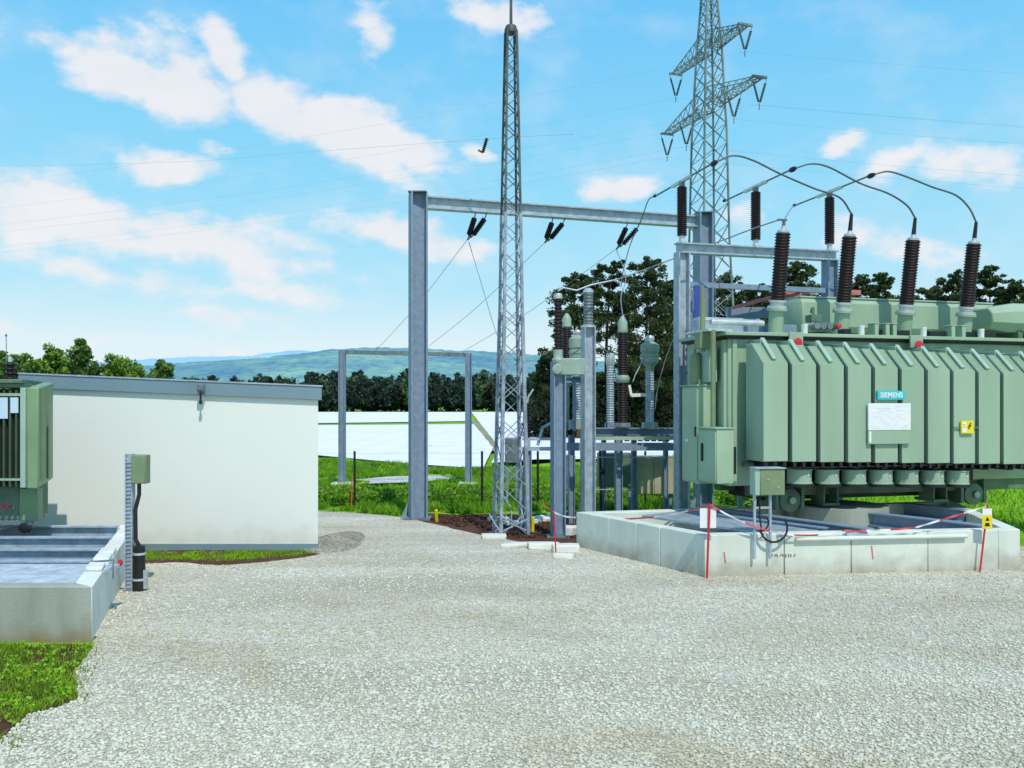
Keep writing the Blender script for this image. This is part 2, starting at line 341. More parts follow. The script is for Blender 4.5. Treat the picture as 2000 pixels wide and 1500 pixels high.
sheet('gravel_path', [(-4.4,27.0)]+[tuple(G(a,b)[:2]) for a,b in ((720,953),(820,950),(895,940),(850,935),(760,938),(690,945))][::1], .13, 'gravel2', .5, .1, 6)
FL = [tuple(G(a,b)[:2]) for a,b in ((500,891),(620,896),(700,904),(800,914),(900,921),(945,921))]
sheet('white_field', [(-90,46)]+FL+[tuple(G(963,880)[:2]),tuple(G(925,831)[:2]),tuple(G(560,834)[:2]),(-200,115)], .17, 'foil', 4, .04, 7)
sheet('far_white_field', [tuple(G(560,829)[:2]),tuple(G(915,824)[:2]),(-13.5,279),(-190,279),(-260,125)], .12, 'foil', 4, .04, 8)
sheet('right_white_field', [tuple(G(960,912)[:2]),tuple(G(975,880)[:2]),tuple(G(935,826)[:2]),(-13,276),(60,276),(30,60),(9,38),(1,37)], .17, 'foil', 4, .04, 9)
sheet('field_track', [tuple(G(958,885)[:2]),tuple(G(980,890)[:2]),tuple(G(968,862)[:2]),tuple(G(936,827)[:2]),tuple(G(926,824)[:2]),tuple(G(920,826)[:2]),tuple(G(948,862)[:2])], .14, 'track', 4, .05, 10)
struct(bpy.data.objects['ground'])
# dark gravel heap beside the hut
def heap(name, cx, cy, rx, ry, h, m, label, seed=1):
    rnd = random.Random(seed); vs = [(0,0,h)]; fs = []; n = 22; K = 6
    for k in range(1, K+1):
        t = k/K
        for i in range(n):
            a = 2*PI*i/n; w_ = 1+.12*math.sin(3*a+seed)+rnd.uniform(-.05,.05)
            vs.append((math.cos(a)*rx*t*w_, math.sin(a)*ry*t*w_, h*(1-t)**1.1*(1+rnd.uniform(-.12,.12))+(-.02 if k == K else 0)))
    for i in range(n): fs.append((0, 1+i, 1+(i+1)%n))
    for k in range(K-1):
        for i in range(n):
            a = 1+k*n+i; b = 1+k*n+(i+1)%n; fs.append((a, a+n, b+n, b))
    mb = MB().add(vs, fs); o = obj(name, mb, m, None, 0, (cx,cy,.02)); return tag(o, label, 'gravel heap', kind='stuff')
heap('gravel_heap', -3.2, 15.7, .60, 1.3, .15, 'darkgravel', 'low heap of dark gravel at the corner of the cream hut', 4)

# ------------------------------------------------------------------ hills
def hill(name, D, prof, depth, m, seed):
    rnd = random.Random(seed); vs = []; fs = []; K = 9
    pts = []
    for (x1,y1),(x2,y2) in zip(prof, prof[1:]):
        n = max(1, int((x2-x1)/6))
        for j in range(n): t = j/n; s = t*t*(3-2*t); pts.append((x1+(x2-x1)*t, y1+(y2-y1)*s))
    pts.append(prof[-1]); n = len(pts)
    for k in range(K+1):
        t = k/K; hh = math.sin(min(1, t*1.25)*PI/2) if t < .8 else 1-(t-.8)*3
        for px, py in pts:
            d = D+depth*(t-.8); top = P(px, py, D).z
            vs.append(((px-1000)/F0*D*(d/D)**.3, d, max(-5, top*hh+rnd.uniform(-1,1)*D*.0006*(1 if k else 0))))
    for k in range(K):
        for i in range(n-1): a = k*n+i; fs.append((a, a+1, a+n+1, a+n))
    return struct(obj(name, MB().add(vs, fs), m))
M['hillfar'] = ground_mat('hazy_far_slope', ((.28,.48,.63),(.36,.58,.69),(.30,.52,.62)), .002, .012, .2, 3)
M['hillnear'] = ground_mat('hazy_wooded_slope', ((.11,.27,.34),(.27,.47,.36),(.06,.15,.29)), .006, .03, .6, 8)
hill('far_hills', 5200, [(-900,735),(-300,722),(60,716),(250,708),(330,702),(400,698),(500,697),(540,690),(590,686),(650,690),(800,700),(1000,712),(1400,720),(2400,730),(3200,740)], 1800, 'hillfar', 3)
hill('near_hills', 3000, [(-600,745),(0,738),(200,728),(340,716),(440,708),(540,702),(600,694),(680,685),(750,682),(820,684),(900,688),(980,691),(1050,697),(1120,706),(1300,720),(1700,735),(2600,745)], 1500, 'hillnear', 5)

# ------------------------------------------------------------------ vegetation
def tri_cloud(C, R, n, size, cols, flat=.6, rnd=None):
    """n triangles around centres C with radii R"""
    rnd = rnd or RNG; C = np.asarray(C); R = np.asarray(R); k = rnd.integers(0, len(C), n)
    d = rnd.normal(size=(n,3)); d /= np.linalg.norm(d, axis=1)[:,None]; r = rnd.random(n)**.45
    c = C[k]+d*(R[k]*r)[:,None]*np.array([1,1,flat])
    a = rnd.normal(size=(n,3)); a /= np.linalg.norm(a, axis=1)[:,None]; b = rnd.normal(size=(n,3)); b = np.cross(a, b); b /= np.linalg.norm(b, axis=1)[:,None]
    s = size*(.6+.8*rnd.random(n))[:,None]
    V = np.stack([c-a*s*.5-b*s*.25, c+a*s*.6, c-a*s*.3+b*s*.5], 1).reshape(-1,3)
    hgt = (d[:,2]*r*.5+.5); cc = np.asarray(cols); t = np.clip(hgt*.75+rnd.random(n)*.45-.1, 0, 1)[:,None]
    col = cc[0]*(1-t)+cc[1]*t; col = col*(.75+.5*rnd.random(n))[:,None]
    return V, np.repeat(col, 3, 0)
def crown_obj(name, V, tint, m, parent=None, loc=None):
    return np_mesh(name, V, np.arange(len(V)).reshape(-1,3), 3, m, tint)
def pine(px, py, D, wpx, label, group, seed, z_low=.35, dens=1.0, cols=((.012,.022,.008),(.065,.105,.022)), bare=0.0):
    rnd = random.Random(seed); rg = np.random.default_rng(seed)
    top = P(px, py, D); Hh = top.z; R = wpx/F0*D/2; root = thing('pine_tree', label, 'tree', (top.x, D, 0), 0, group)
    tr = MB(); lean = rnd.uniform(-.3,.3); tp = [(lean*(t**2)+.1*math.sin(t*5+seed), .1*math.sin(t*4), Hh*.96*t) for t in [i/8 for i in range(9)]]
    tr.tube(tp, Hh*.016, 7, .03); C = []; Rr = []
    nl = int(34*dens)
    for i in range(nl):
        t = z_low+(1-z_low)*(i/nl)*.98; a = i*2.4+rnd.uniform(-.5,.5)
        sh = math.sin(min(1, (1-t)/(1-z_low)*1.25+.12)*PI*.55)**.8
        ln = R*sh*rnd.uniform(.55,1.15); z = Hh*t
        if rnd.random() < bare: continue
        p0 = Vector((lean*t*t,0,z)); p2 = p0+Vector((math.cos(a)*ln, math.sin(a)*ln, ln*rnd.uniform(.05,.4)-.05*Hh*(1-t)*.4)); p1 = (p0+p2)/2+Vector((0,0,-.03*ln))
        tr.tube([p0,p1,p2], .035*(1.3-t), 5, .01)
        for q in range(7):
            f = .35+.11*q+rnd.uniform(-.08,.08); c = p0.lerp(p2, f); C.append((c.x+rnd.uniform(-.35,.35), c.y+rnd.uniform(-.35,.35), c.z+rnd.uniform(-.05,.4))); Rr.append(rnd.uniform(.26,.56)*max(.5, sh)*min(R,2.7)/2.4*(1.2))
    C.append((lean,0,Hh*.97)); Rr.append(.35); C.append((lean,.1,Hh*.92)); Rr.append(.5*R/2.4)
    obj('trunk', tr, 'bark', root)
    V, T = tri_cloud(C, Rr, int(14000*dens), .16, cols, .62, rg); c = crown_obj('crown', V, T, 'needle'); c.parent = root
    return root
gm = 'tall pines beyond the switchgear'
pine(1128,528,60,140,'dark pine with ragged open left side behind the breaker poles',gm,1,.34,1.1,bare=.22)
pine(1185,517,62,110,'slender dark pine, second from the left behind the switchgear',gm,2,.55,.8,bare=.2)
pine(1265,513,60,150,'broad dense dark pine just left of the blue steel frame',gm,3,.24,1.5,bare=.08)
pine(1228,600,66,70,'lower slim pine between the two tall pines',gm,4,.25,.7,bare=.2)
pine(1300,545,64,110,'dark pine half hidden by the blue steel frame post',gm,5,.1,1.2)
pine(1062,700,64,80,'short dark pine at the left foot of the pine group',gm,6,.06,1.0)
pine(1105,640,66,110,'young bushy pine under the ragged open pine',gm,7,.06,1.0)
pine(1180,738,63,120,'low dark pine behind the grey current transformer column',gm,31,.04,1.0)
pine(1250,735,61,130,'low dark pine behind the olive two door cabinet',gm,32,.04,1.0)
gr_ = 'pines beyond the big green transformer'
rt = [(1415,540,64,90,'pine seen through the legs of the lattice pylon'),(1470,560,60,70,'small round topped pine right of the pylon legs'),(1555,512,62,95,'tall pine rising between the first two bushings'),
      (1630,560,66,80,'low pine behind the second bushing'),(1680,545,62,90,'dark pine right of the second bushing'),(1722,535,60,70,'pointed pine left of the third bushing'),
      (1815,565,66,90,'low spreading pine between the third and fourth bushings'),(1862,540,61,100,'bushy pine left of the fourth bushing'),(1930,524,62,80,'pointed spruce like pine right of the fourth bushing'),
      (1985,552,60,90,'pine cut by the right edge of the photo'),(2060,545,62,100,'pine just outside the right edge'),(1500,575,70,80,'low dark pine behind the first bushing'),(1770,580,68,80,'low dark pine behind the third bushing'),
      (1345,570,68,90,'pine behind the large blue portal post')]
for i, (a,b,D,wd,lb) in enumerate(rt):
    if a > 2010: continue
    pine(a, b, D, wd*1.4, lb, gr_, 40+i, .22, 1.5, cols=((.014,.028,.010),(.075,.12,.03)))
def bush(px, py, D, wpx, label, group, seed, cols, n=5200, size=.10, open_=0):
    rnd = random.Random(seed); rg = np.random.default_rng(seed); top = P(px, py, D); Hh = top.z; R = wpx/F0*D/2
    root = thing('leafy_tree', label, 'tree', (top.x, D, 0), 0, group); tr = MB(); tr.tube([(0,0,0),(.05,0,Hh*.5),(0,.05,Hh*.95)], .05, 6, .012); C = []; Rr = []
    for i in range(34):
        t = .25+.75*i/34; a = i*2.4; sh = (math.sin(min(1,(1-t)*1.7+.10)*PI/2))**.9; ln = R*sh*rnd.uniform(.4,1.1)
        p0 = Vector((0,0,Hh*(t-.12))); p2 = Vector((math.cos(a)*ln, math.sin(a)*ln, Hh*t)); tr.tube([p0,(p0+p2)/2,p2], .015, 4, .005)
        if rnd.random() < open_: continue
        C.append(tuple(p2)); Rr.append(rnd.uniform(.18,.34)*(.5+.5*sh)); C.append(tuple(p0.lerp(p2,.6))); Rr.append(rnd.uniform(.25,.4)*(.4+.6*sh))
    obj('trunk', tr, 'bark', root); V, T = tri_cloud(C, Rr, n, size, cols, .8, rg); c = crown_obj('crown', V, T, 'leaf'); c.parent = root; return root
rgu = np.random.default_rng(5); Cu = np.stack([rgu.uniform(1.6,20,420), rgu.uniform(60,66,420), rgu.uniform(.3,3.6,420)],1)
V, T = tri_cloud(Cu, rgu.uniform(.5,1.0,420), 26000, .26, ((.008,.014,.006),(.035,.06,.018)), .8, rgu)
tag(crown_obj('undergrowth', V, T, 'needle'), 'dark undergrowth closing the foot of the pine group behind the switchgear', 'undergrowth', kind='stuff')
gb = 'young leafy trees behind the cream hut'
lg = ((.05,.12,.012),(.27,.42,.05)); dg = ((.03,.08,.018),(.17,.30,.06))
for i, (a,b,D,wd,lb,cs,op) in enumerate([
    (15,688,21,130,'leafy tree cut by the left edge of the photo',dg,.1),(62,694,22,150,'low yellow green tree above the left end of the hut roof',lg,0),
    (105,674,23,110,'pointed yellow green tree above the hut roof',lg,0),(165,662,22,95,'thin open topped tree with sparse twigs above the hut roof',dg,.45),
    (228,694,22,150,'round bright yellow green tree behind the hut',lg,0),(262,706,24,90,'small yellow green tree at the right of its clump',lg,0),
    (322,705,23,120,'separate dark green bush standing alone behind the hut roof',dg,.1),(140,694,25,190,'wide dark bush behind the thin open topped tree',dg,0)]):
    bush(a, b, D, wd, lb, gb, 70+i, cs, 8000, .085, op)
# far wood
def far_forest(name, x0, x1, D0, D1, n, seed, toplim, label):
    rg = np.random.default_rng(seed); Vs = []; Ts = []; tr = MB()
    for i in range(n):
        D = rg.uniform(D0, D1); px = rg.uniform(x0, x1); py = toplim(px)+rg.uniform(-4,14); top = P(px, py, D); x = top.x; Hh = top.z
        kind = rg.random(); R = rg.uniform(1.2,2.5)
        m = 9; C = []; Rr = []
        for k in range(m):
            t = (.30 if kind < .6 else .2)+.7*k/m; sh = (1-t)*1.15+.16 if kind < .6 else math.sin((t-.1)*PI*.95)
            for q in range(3): C.append((x+rg.normal()*R*sh*.5, D+rg.normal()*R*sh*.5, Hh*t)); Rr.append(max(.7, R*sh*.75))
        cs = ((.010,.026,.022),(.045,.085,.055)) if kind < .75 else ((.03,.06,.03),(.11,.18,.07))
        V, T = tri_cloud(C, Rr, 260, 1.0, cs, .8, rg); Vs.append(V); Ts.append(T)
        tw = MB(); 
    V = np.concatenate(Vs); T = np.concatenate(Ts)
    # shrub layer at the foot so that the wood closes to the ground
    n2 = 9000; xx = rg.uniform((x0-1000)/F0*D0, (x1-1000)/F0*D0, 1600); C = np.stack([xx, rg.uniform(D0+3, D0+14, 1600), rg.uniform(.5,7.5,1600)], 1)
    V2, T2 = tri_cloud(C, np.full(1600, 1.8), n2*3, 1.3, ((.008,.014,.014),(.02,.035,.028)), .9, rg)
    o = crown_obj(name, np.concatenate([V, V2]), np.concatenate([T, T2]), 'needle'); return tag(o, label, 'forest', kind='stuff')
def tl(px):
    s = 735 if px < 600 else 727
    return s+5*math.sin(px*.045)+5*math.sin(px*.13+1)
far_forest('distant_forest', -250, 1100, 290, 325, 640, 9, tl, 'dark strip of mixed forest along the far edge of the white field')
far_forest('distant_forest_right', 1320, 2300, 150, 190, 160, 10, lambda p: 640+12*math.sin(p*.02), 'dark forest edge far beyond the right hand meadow')

def blades(name, poly_list, n, h, wdt, cols, label, zf=None, zoff=0, seed=3, clump=0, excl=(), patch=None):
    rg = np.random.default_rng(seed); X_ = []; Y_ = []
    x0 = min(p[0] for p in poly_list); x1 = max(p[0] for p in poly_list); y0 = min(p[1] for p in poly_list); y1 = max(p[1] for p in poly_list)
    if clump:
        cx = rg.uniform(x0,x1,clump); cy = rg.uniform(y0,y1,clump); k = rg.integers(0,clump,n*2); x = cx[k]+rg.normal(size=n*2)*.10; y = cy[k]+rg.normal(size=n*2)*.10
        cl = rg.random(clump)[k]
    else: x = rg.uniform(x0,x1,n*2); y = rg.uniform(y0,y1,n*2); cl = rg.random(n*2)
    ok = inpoly(x, y, poly_list)
    for e in excl: ok &= ~inpoly(x, y, e)
    x = x[ok][:n]; y = y[ok][:n]; cl = cl[ok][:n]; n = len(x)
    z = np.array([zf(a,b) for a,b in zip(x,y)]) if zf else np.zeros(n)
    z = z+zoff; a = rg.uniform(0,2*PI,n); hh = h*(.5+rg.random(n)); ww = wdt*(.6+.8*rg.random(n)); ln = rg.normal(size=(n,2))*.45*hh[:,None]
    V = np.stack([np.stack([x-np.cos(a)*ww/2,y-np.sin(a)*ww/2,z],1), np.stack([x+np.cos(a)*ww/2,y+np.sin(a)*ww/2,z],1), np.stack([x+ln[:,0],y+ln[:,1],z+hh],1)],1).reshape(-1,3)
    c = np.asarray(cols); t = np.clip(cl*.7+rg.random(n)*.4,0,1)[:,None]; col = c[0]*(1-t)+c[1]*t
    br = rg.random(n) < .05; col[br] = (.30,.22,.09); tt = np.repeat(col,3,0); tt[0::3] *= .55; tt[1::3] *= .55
    o = np_mesh(name, V, np.arange(3*n).reshape(-1,3), 3, 'blade', tt); return tag(o, label, 'grass', kind='stuff')
gcol = ((.12,.30,.01),(.42,.75,.02))
NP = [(-9,5.9),(-6,6.0),tuple(G(0,1450)[:2]),tuple(G(55,1400)[:2]),tuple(G(120,1383)[:2]),tuple(G(155,1365)[:2]),tuple(G(153,1310)[:2]),tuple(G(170,1285)[:2]),tuple(G(180,1262)[:2]),(-9,9.08)]
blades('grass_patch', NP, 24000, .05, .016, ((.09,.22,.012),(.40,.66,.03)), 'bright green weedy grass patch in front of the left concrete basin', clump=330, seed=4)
blades('stray_grass', [(p[0]+(.22 if p[0] > -6 else 0), p[1]-.18) for p in NP[:-2]]+[(-4.1,8.9),(-9,9.0)], 2600, .04, .014, ((.12,.24,.02),(.36,.52,.06)), 'stray grass tufts growing out into the gravel from the bottom left patch', zoff=.022, seed=14, clump=120, excl=[NP])
sheet('weedy_soil', NP, .008, 'soil', .3, .08, 12)
sheet('soil_strip', [(-10,13.3),(-7,13.0),(-5,13.0),(-3.2,14.3),(-3.3,14.88),(-10,14.88)], .009, 'soil', .3, .03, 14)
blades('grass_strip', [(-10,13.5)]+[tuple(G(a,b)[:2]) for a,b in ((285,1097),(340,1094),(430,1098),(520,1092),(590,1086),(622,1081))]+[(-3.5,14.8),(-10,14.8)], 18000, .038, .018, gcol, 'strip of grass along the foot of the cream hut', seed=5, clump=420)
RB = [(-4.6,20.4)]+[tuple(G(a,b)[:2]) for a,b in ((640,1000),(700,1003),(800,1012),(840,1000),(900,1004),(1130,998),(1325,1000))]+[(6,30),(6,39),tuple(G(900,926)[:2]),tuple(G(700,908)[:2]),(-13,40),(-8.5,26)]
pathp = [tuple(G(a,b)[:2]) for a,b in ((680,955),(820,952),(900,940),(850,933),(760,936),(690,943))]
blades('meadow_grass', RB, 90000, .16, .035, ((.08,.26,.008),(.34,.66,.02)), 'green meadow grass between the yard and the white field', zf=ground_h, seed=6, clump=2600, excl=[pathp])
blades('right_meadow_grass', [(7,17.6),(12,16),(40,20),(40,44),(6,44)], 60000, .16, .04, ((.18,.48,.008),(.42,.78,.02)), 'bright green meadow grass beyond the large transformer', zf=ground_h, seed=8)
# taller weeds at the yard edge
Cw = [(-6+12*random.random(), 21.2+2.5*random.random(), .18) for _ in range(150)]
V, T = tri_cloud(Cw, np.full(150,.32), 9000, .09, ((.03,.10,.008),(.22,.42,.02)), .55)
tag(crown_obj('weeds', V, T, 'leaf'), 'low broad leaved weeds growing along the back edge of the yard', 'weeds', kind='stuff')

rgw = np.random.default_rng(77); cx = rgw.uniform(-7,-3.5,900); cy = rgw.uniform(6.1,9.0,900); okw = inpoly(cx, cy, NP); Cw = np.stack([cx[okw], cy[okw], np.full(okw.sum(),.025)],1)
V, T = tri_cloud(Cw[::2], rgw.uniform(.03,.085,len(Cw[::2])), 11000, .030, ((.07,.20,.01),(.36,.62,.03)), .55)
tag(crown_obj('clover', V, T, 'leaf'), 'low leafy clover spreading through the grass in front of the left basin', 'clover', kind='stuff')
# loose stones
def stones(name, n, D0, D1, size, seed, label, z=.026):
    rg = np.random.default_rng(seed)
    ph = (1+5**.5)/2; I = np.array([(-1,ph,0),(1,ph,0),(-1,-ph,0),(1,-ph,0),(0,-1,ph),(0,1,ph),(0,-1,-ph),(0,1,-ph),(ph,0,-1),(ph,0,1),(-ph,0,-1),(-ph,0,1)])/1.9
    Fi = np.array([(0,11,5),(0,5,1),(0,1,7),(0,7,10),(0,10,11),(1,5,9),(5,11,4),(11,10,2),(10,7,6),(7,1,8),(3,9,4),(3,4,2),(3,2,6),(3,6,8),(3,8,9),(4,9,5),(2,4,11),(6,2,10),(8,6,7),(9,8,1)])
    u = rg.random(n*2); D = 1/(1/D0+(1/D1-1/D0)*u); x = (rg.random(n*2)*2-1)*(.66*D+.3)
    ok = inpoly(x, D, GR)&~inpoly(x, D, LPAD)&~inpoly(x, D, RPAD); x = x[ok][:n]; D = D[ok][:n]; n = len(x)
    s = size*(.45+rg.random(n)**3*1.7)*(.92+D*.008)
    V = I[None]*(1+rg.normal(size=(n,12,1))*.16)*s[:,None,None]*np.stack([1+rg.random(n)*.6,.8+rg.random(n)*.4,.5+rg.random(n)*.3],1)[:,None,:]
    a = rg.uniform(0,2*PI,n); ca, sa = np.cos(a)[:,None], np.sin(a)[:,None]
    V = np.stack([V[:,:,0]*ca-V[:,:,1]*sa+x[:,None], V[:,:,0]*sa+V[:,:,1]*ca+D[:,None], V[:,:,2]+z+s[:,None]*.1],2)
    Fc = (Fi[None]+(np.arange(n)*12)[:,None,None]).reshape(-1,3)
    base = np.array([[.56,.56,.485],[.53,.52,.44],[.61,.61,.54],[.49,.46,.37],[.54,.55,.49],[.42,.40,.33]]); k = rg.choice(6, n, p=[.3,.22,.2,.11,.12,.05])
    wv = 1.1*np.sin(x*.9+1)+.9*np.sin(x*1.7+D*.6)+.4*np.sin(x*4.3-D*1.9); pt_ = np.clip(.28+.45*np.sin(D*1.7+wv)*np.sin(x*.8+D*.5+.6+.6*wv)+.2*np.sin(D*3.9+x*1.6+wv*1.3)+.25*np.sin(x*.37-D*1.1)+rg.normal(size=n)*.12,0,1)[:,None]
    col = base[k]*(.92+.16*rg.random(n))[:,None]*(np.array([1.17,1.165,1.07])*(1-pt_)+np.array([.95,.87,.69])*pt_)
    o = np_mesh(name, V.reshape(-1,3), Fc, 3, 'stone', np.repeat(col,12,0)); return tag(o, label, 'gravel', kind='stuff')
LS = Vector((-.288,1))
LPAD = [(-12,9.14),(-4.41,9.14),(-4.41-.335*4.7,13.84),(-12,13.84)]
RPAD = [(2.76,12.5),(7.63,13.07),(8.6,17.0),(1.12,15.2)]
stones('loose_gravel', 125000, 5.4, 14.5, .0086, 21, 'loose pale grey crushed stones covering the yard')

# ------------------------------------------------------------------ cream hut
hx0, hx1, hy = -8.35, -3.32, 14.9
hut = thing('equipment_hut', 'long low cream rendered hut with blue grey roof edge and plinth', 'hut', (hx1, hy, 0))
def skew_box(x0, x1, y0, y1, z0l, z0r, z1l, z1r, sk=-.27):
    o = lambda x,y,z: (x+(y-hy)*sk-hx1, y-hy, z)
    return MB().add([o(x0,y0,z0l),o(x1,y0,z0r),o(x1,y1,z0r),o(x0,y1,z0l),o(x0,y0,z1l),o(x1,y0,z1r),o(x1,y1,z1r),o(x0,y1,z1l)],
                    [(0,3,2,1),(4,5,6,7),(0,1,5,4),(1,2,6,5),(2,3,7,6),(3,0,4,7)])
obj('wall', skew_box(hx0,hx1,hy,hy+3,.10,.10,2.85,2.68), 'cream', hut)
obj('plinth', skew_box(hx0-.01,hx1+.01,hy-.012,hy+3.01,-.1,-.1,.115,.115), 'fascia', hut)
roof = obj('roof', skew_box(hx0-.08,hx1+.06,hy-.07,hy+3.1,2.79,2.575,3.02,2.80), 'fascia', hut, .006)
obj('roof_edge_trim', skew_box(hx0-.09,hx1+.075,hy-.085,hy+3.12,3.02,2.80,3.045,2.825), 'steel_lt', roof)
lamp = thing('wall_floodlight', 'small dark floodlight with hanging sensor on the hut roof edge', 'floodlight', P(393,760,14.75))
obj('lamp_housing', MB().box(-.055,.055,-.06,.03,-.04,.08).box(-.04,.04,-.08,-.06,-.025,.065), 'steel_dk', lamp, .01)
obj('sensor', MB().tube([(0,-.03,-.05),(0,-.03,-.20)], .018, 8).lathe((0,-.03,-.26),(0,0,1),[(.01,0),(.03,.02),(.03,.06),(.01,.08)],8), 'black', lamp)

# ------------------------------------------------------------------ concrete basins
def ring_wall(root, outer, th, z0, z1, seams, m, name='wall_panel', gap=.006, lab=None):
    n = len(outer); cx = sum(p[0] for p in outer)/n; cy = sum(p[1] for p in outer)/n
    inner = []; panels = []
    for i in range(n):
        p = Vector(outer[i]); a = (Vector(outer[i-1])-p).normalized(); b = (Vector(outer[(i+1)%n])-p).normalized()
        bis = (a+b).normalized(); s = math.sin(math.acos(max(-1,min(1,a.dot(b))))/2); inner.append(p+bis*th/s)
    base = root.location
    for i in range(n):
        A, B = Vector(outer[i]), Vector(outer[(i+1)%n]); a, b = inner[i], inner[(i+1)%n]; ts = [0]+seams.get(i, [])+[1]; Ln = (B-A).length
        for t0, t1 in zip(ts, ts[1:]):
            g0 = gap/Ln if t0 > 0 else .0015/Ln; g1 = gap/Ln if t1 < 1 else .0015/Ln
            q = [A.lerp(B,t0+g0),A.lerp(B,t1-g1),a.lerp(b,t1-g1),a.lerp(b,t0+g0)]
            mb = MB().prism([(v.x-base.x, v.y-base.y) for v in q], z0, z1)
            panels.append(obj(name, mb, m, root, .012))
    return inner, panels
# left basin
lb = thing('concrete_basin', 'low pale concrete oil basin with steel gratings at the left edge', 'concrete basin', (-4.41,9.14,0))
LPO = [(-11.5,9.14),(-4.41,9.14),(-4.41-.335*4.66,13.8),(-12.9,13.8)]
M['conc_shade'] = mat('shaded_concrete', (.36,.39,.33), .85, var=.12, scale=1.6, bump=.25, bscale=60, streak=True, col2=(.24,.27,.21), dirt=((.24,.15,.08),.22,.85))  # concrete with shade put into its colour, plus dirt at the foot
LIN, LP_ = ring_wall(lb, LPO, .20, -.15, .59, {1:[.5]}, 'concw')
LP_[0].data.materials[0] = M['conc_shade']
def lw(x, y): return (x+4.41, y-9.14)
def inner_x(y): return -4.41-.335*(y-9.14)-.21
obj('basin_floor', MB().prism([(v.x+4.41, v.y-9.14) for v in LIN], -.05, .10), 'darkgravel', lb)
mb = MB()   # near grating, bars running away from the viewer
for i in range(150):
    x = -10.5+i*.042
    if x < inner_x(9.4)-.02: mb.bar((x+4.41,.22,.560),(x+4.41-.0,1.35,.560), .032, .04)
mb.bar((-4.6,.28,.53),(-.28,.28,.53),.02,.05); mb.bar((-4.6,1.33,.53),(-.6,1.33,.53),.02,.05)
obj('grating', mb, 'grate', lb)
for yy, zz, ww in ((10.62,.60,.16),(11.35,.62,.14),(12.25,.64,.14),(13.2,.66,.14)):
    obj('steel_beam', MB().hbeam((-9.5+4.41,yy-9.14,zz-.1),(inner_x(yy)+4.41,yy-9.14,zz-.1),ww,.20,.02,(0,0,1)), 'steel_lt', lb)
mb = MB()
for k, (ya, yb) in enumerate(((10.75,11.25),(11.5,12.12),(12.4,13.05),(13.3,13.55))):
    nb = int((yb-ya)/.05)
    for i in range(nb): mb.bar((-9.3+4.41,ya+i*.05-9.14,.50),(inner_x(ya)+4.41-.05,ya+i*.05-9.14,.50),.024,.035)
obj('grating', mb, 'steel', lb)
for yy in (9.95,10.55,11.0):
    obj('edge_block', MB().prism([(inner_x(yy)+4.41+.01,yy-9.14),(inner_x(yy)+4.41+.205,yy-9.14),(inner_x(yy+.34)+4.41+.205,yy-8.80),(inner_x(yy+.34)+4.41+.01,yy-8.80)],.592,.64), 'concw', lb, .015)
obj('bent_bar', MB().tube([lw(-4.95,10.3)+(.64,),lw(-4.72,10.3)+(.66,),lw(-4.70,10.25)+(.45,)], .012, 6), 'steel_dk', lb)
obj('drain_plug', MB().lathe((inner_x(11.5)+4.41+.235,11.45-9.14,.42),(1,-.2,0),[(.04,0),(.045,.03),(.02,.05)],10), 'red', lb)
obj('transformer_rail', MB().hbeam(lw(*P(-60,1080,12.1)[:2])+(.72,),lw(*P(70,1018,13.7)[:2])+(.72,),.10,.10,.015,(0,0,1)), 'steel_lt', lb)
# right basin
rb = thing('concrete_basin', 'large pale concrete oil basin with panel joints under the big green transformer', 'concrete basin', (2.76,12.5,0))
RIN, RP_ = ring_wall(rb, RPAD, .22, -.3, .625, {0:[.245,.455,.70,.93], 1:[.5], 2:[.3,.6], 3:[.30,.52,.70]}, 'conc')
bz = lambda v, z: (v[0]-2.76, v[1]-12.5, z)
obj('basin_floor', MB().prism([(v.x-2.76, v.y-12.5) for v in RIN], -.05, .12), 'gravel2', rb)
rA, rB = Vector((2.55,15.05)), Vector((4.25,12.78))
dd = (rB-rA).normalized(); nn = Vector((-dd.y, dd.x))
mb = MB()
for i in range(60):
    t = i/59; c = rA.lerp(rB, t); mb.bar(bz(c-nn*.42,.605), bz(c+nn*.42,.605), .010, .03)
for s in (-.42,-.14,.14,.42): mb.bar(bz(rA+nn*s,.60), bz(rB+nn*s,.60), .012, .035)
obj('grating', mb, 'steel_lt', rb)
obj('steel_beam', MB().hbeam(bz(rA+nn*.55,.55), bz(rB+nn*.62,.55), .16,.18,.02,(0,0,1)), 'steel', rb)
r2a, r2b = Vector((3.6,15.6)), Vector((5.35,12.98))
obj('steel_beam', MB().hbeam(bz(r2a,.55), bz(r2b,.55), .18,.2,.02,(0,0,1)), 'steel', rb)
r3a, r3b = Vector((5.95,15.0)), Vector((7.15,13.25))
obj('steel_beam', MB().hbeam(bz(r3a,.56), bz(r3b,.56), .2,.22,.02,(0,0,1)), 'steel', rb)
obj('steel_beam', MB().hbeam(bz((7.3,16.2),.56), bz((7.9,15.2),.56), .2,.22,.02,(0,0,1)), 'steel', rb)
obj('round_plinth', MB().lathe((5.85-2.76,15.5-12.5,.1),(0,0,1),[(.80,0),(.80,.30),(.785,.31),(.785,.32),(.80,.33),(.80,.62)],26), 'conc_shade', rb, .01)  # darker concrete carries the shadow under the tank
for cxy, sx, sy in (((5.1,15.7),.3,.3),):
    obj('plinth_block', MB().box(cxy[0]-sx/2-2.76,cxy[0]+sx/2-2.765,cxy[1]-sy/2-12.5,cxy[1]+sy/2-12.5,.1,.70), 'conc_shade', rb, .015)
fd = Vector((4.87,.57)).normalized(); fn = Vector((fd.y,-fd.x))
def fw(px, off=0.0):      # point on the front wall at that measurement
    k = (px-1000)/F0; A = Vector((2.76,12.5)); t = (k*A.y-A.x)/(fd.x-k*fd.y); return A+fd*t+fn*off
a, b = fw(1552,.035), fw(1885,.035)
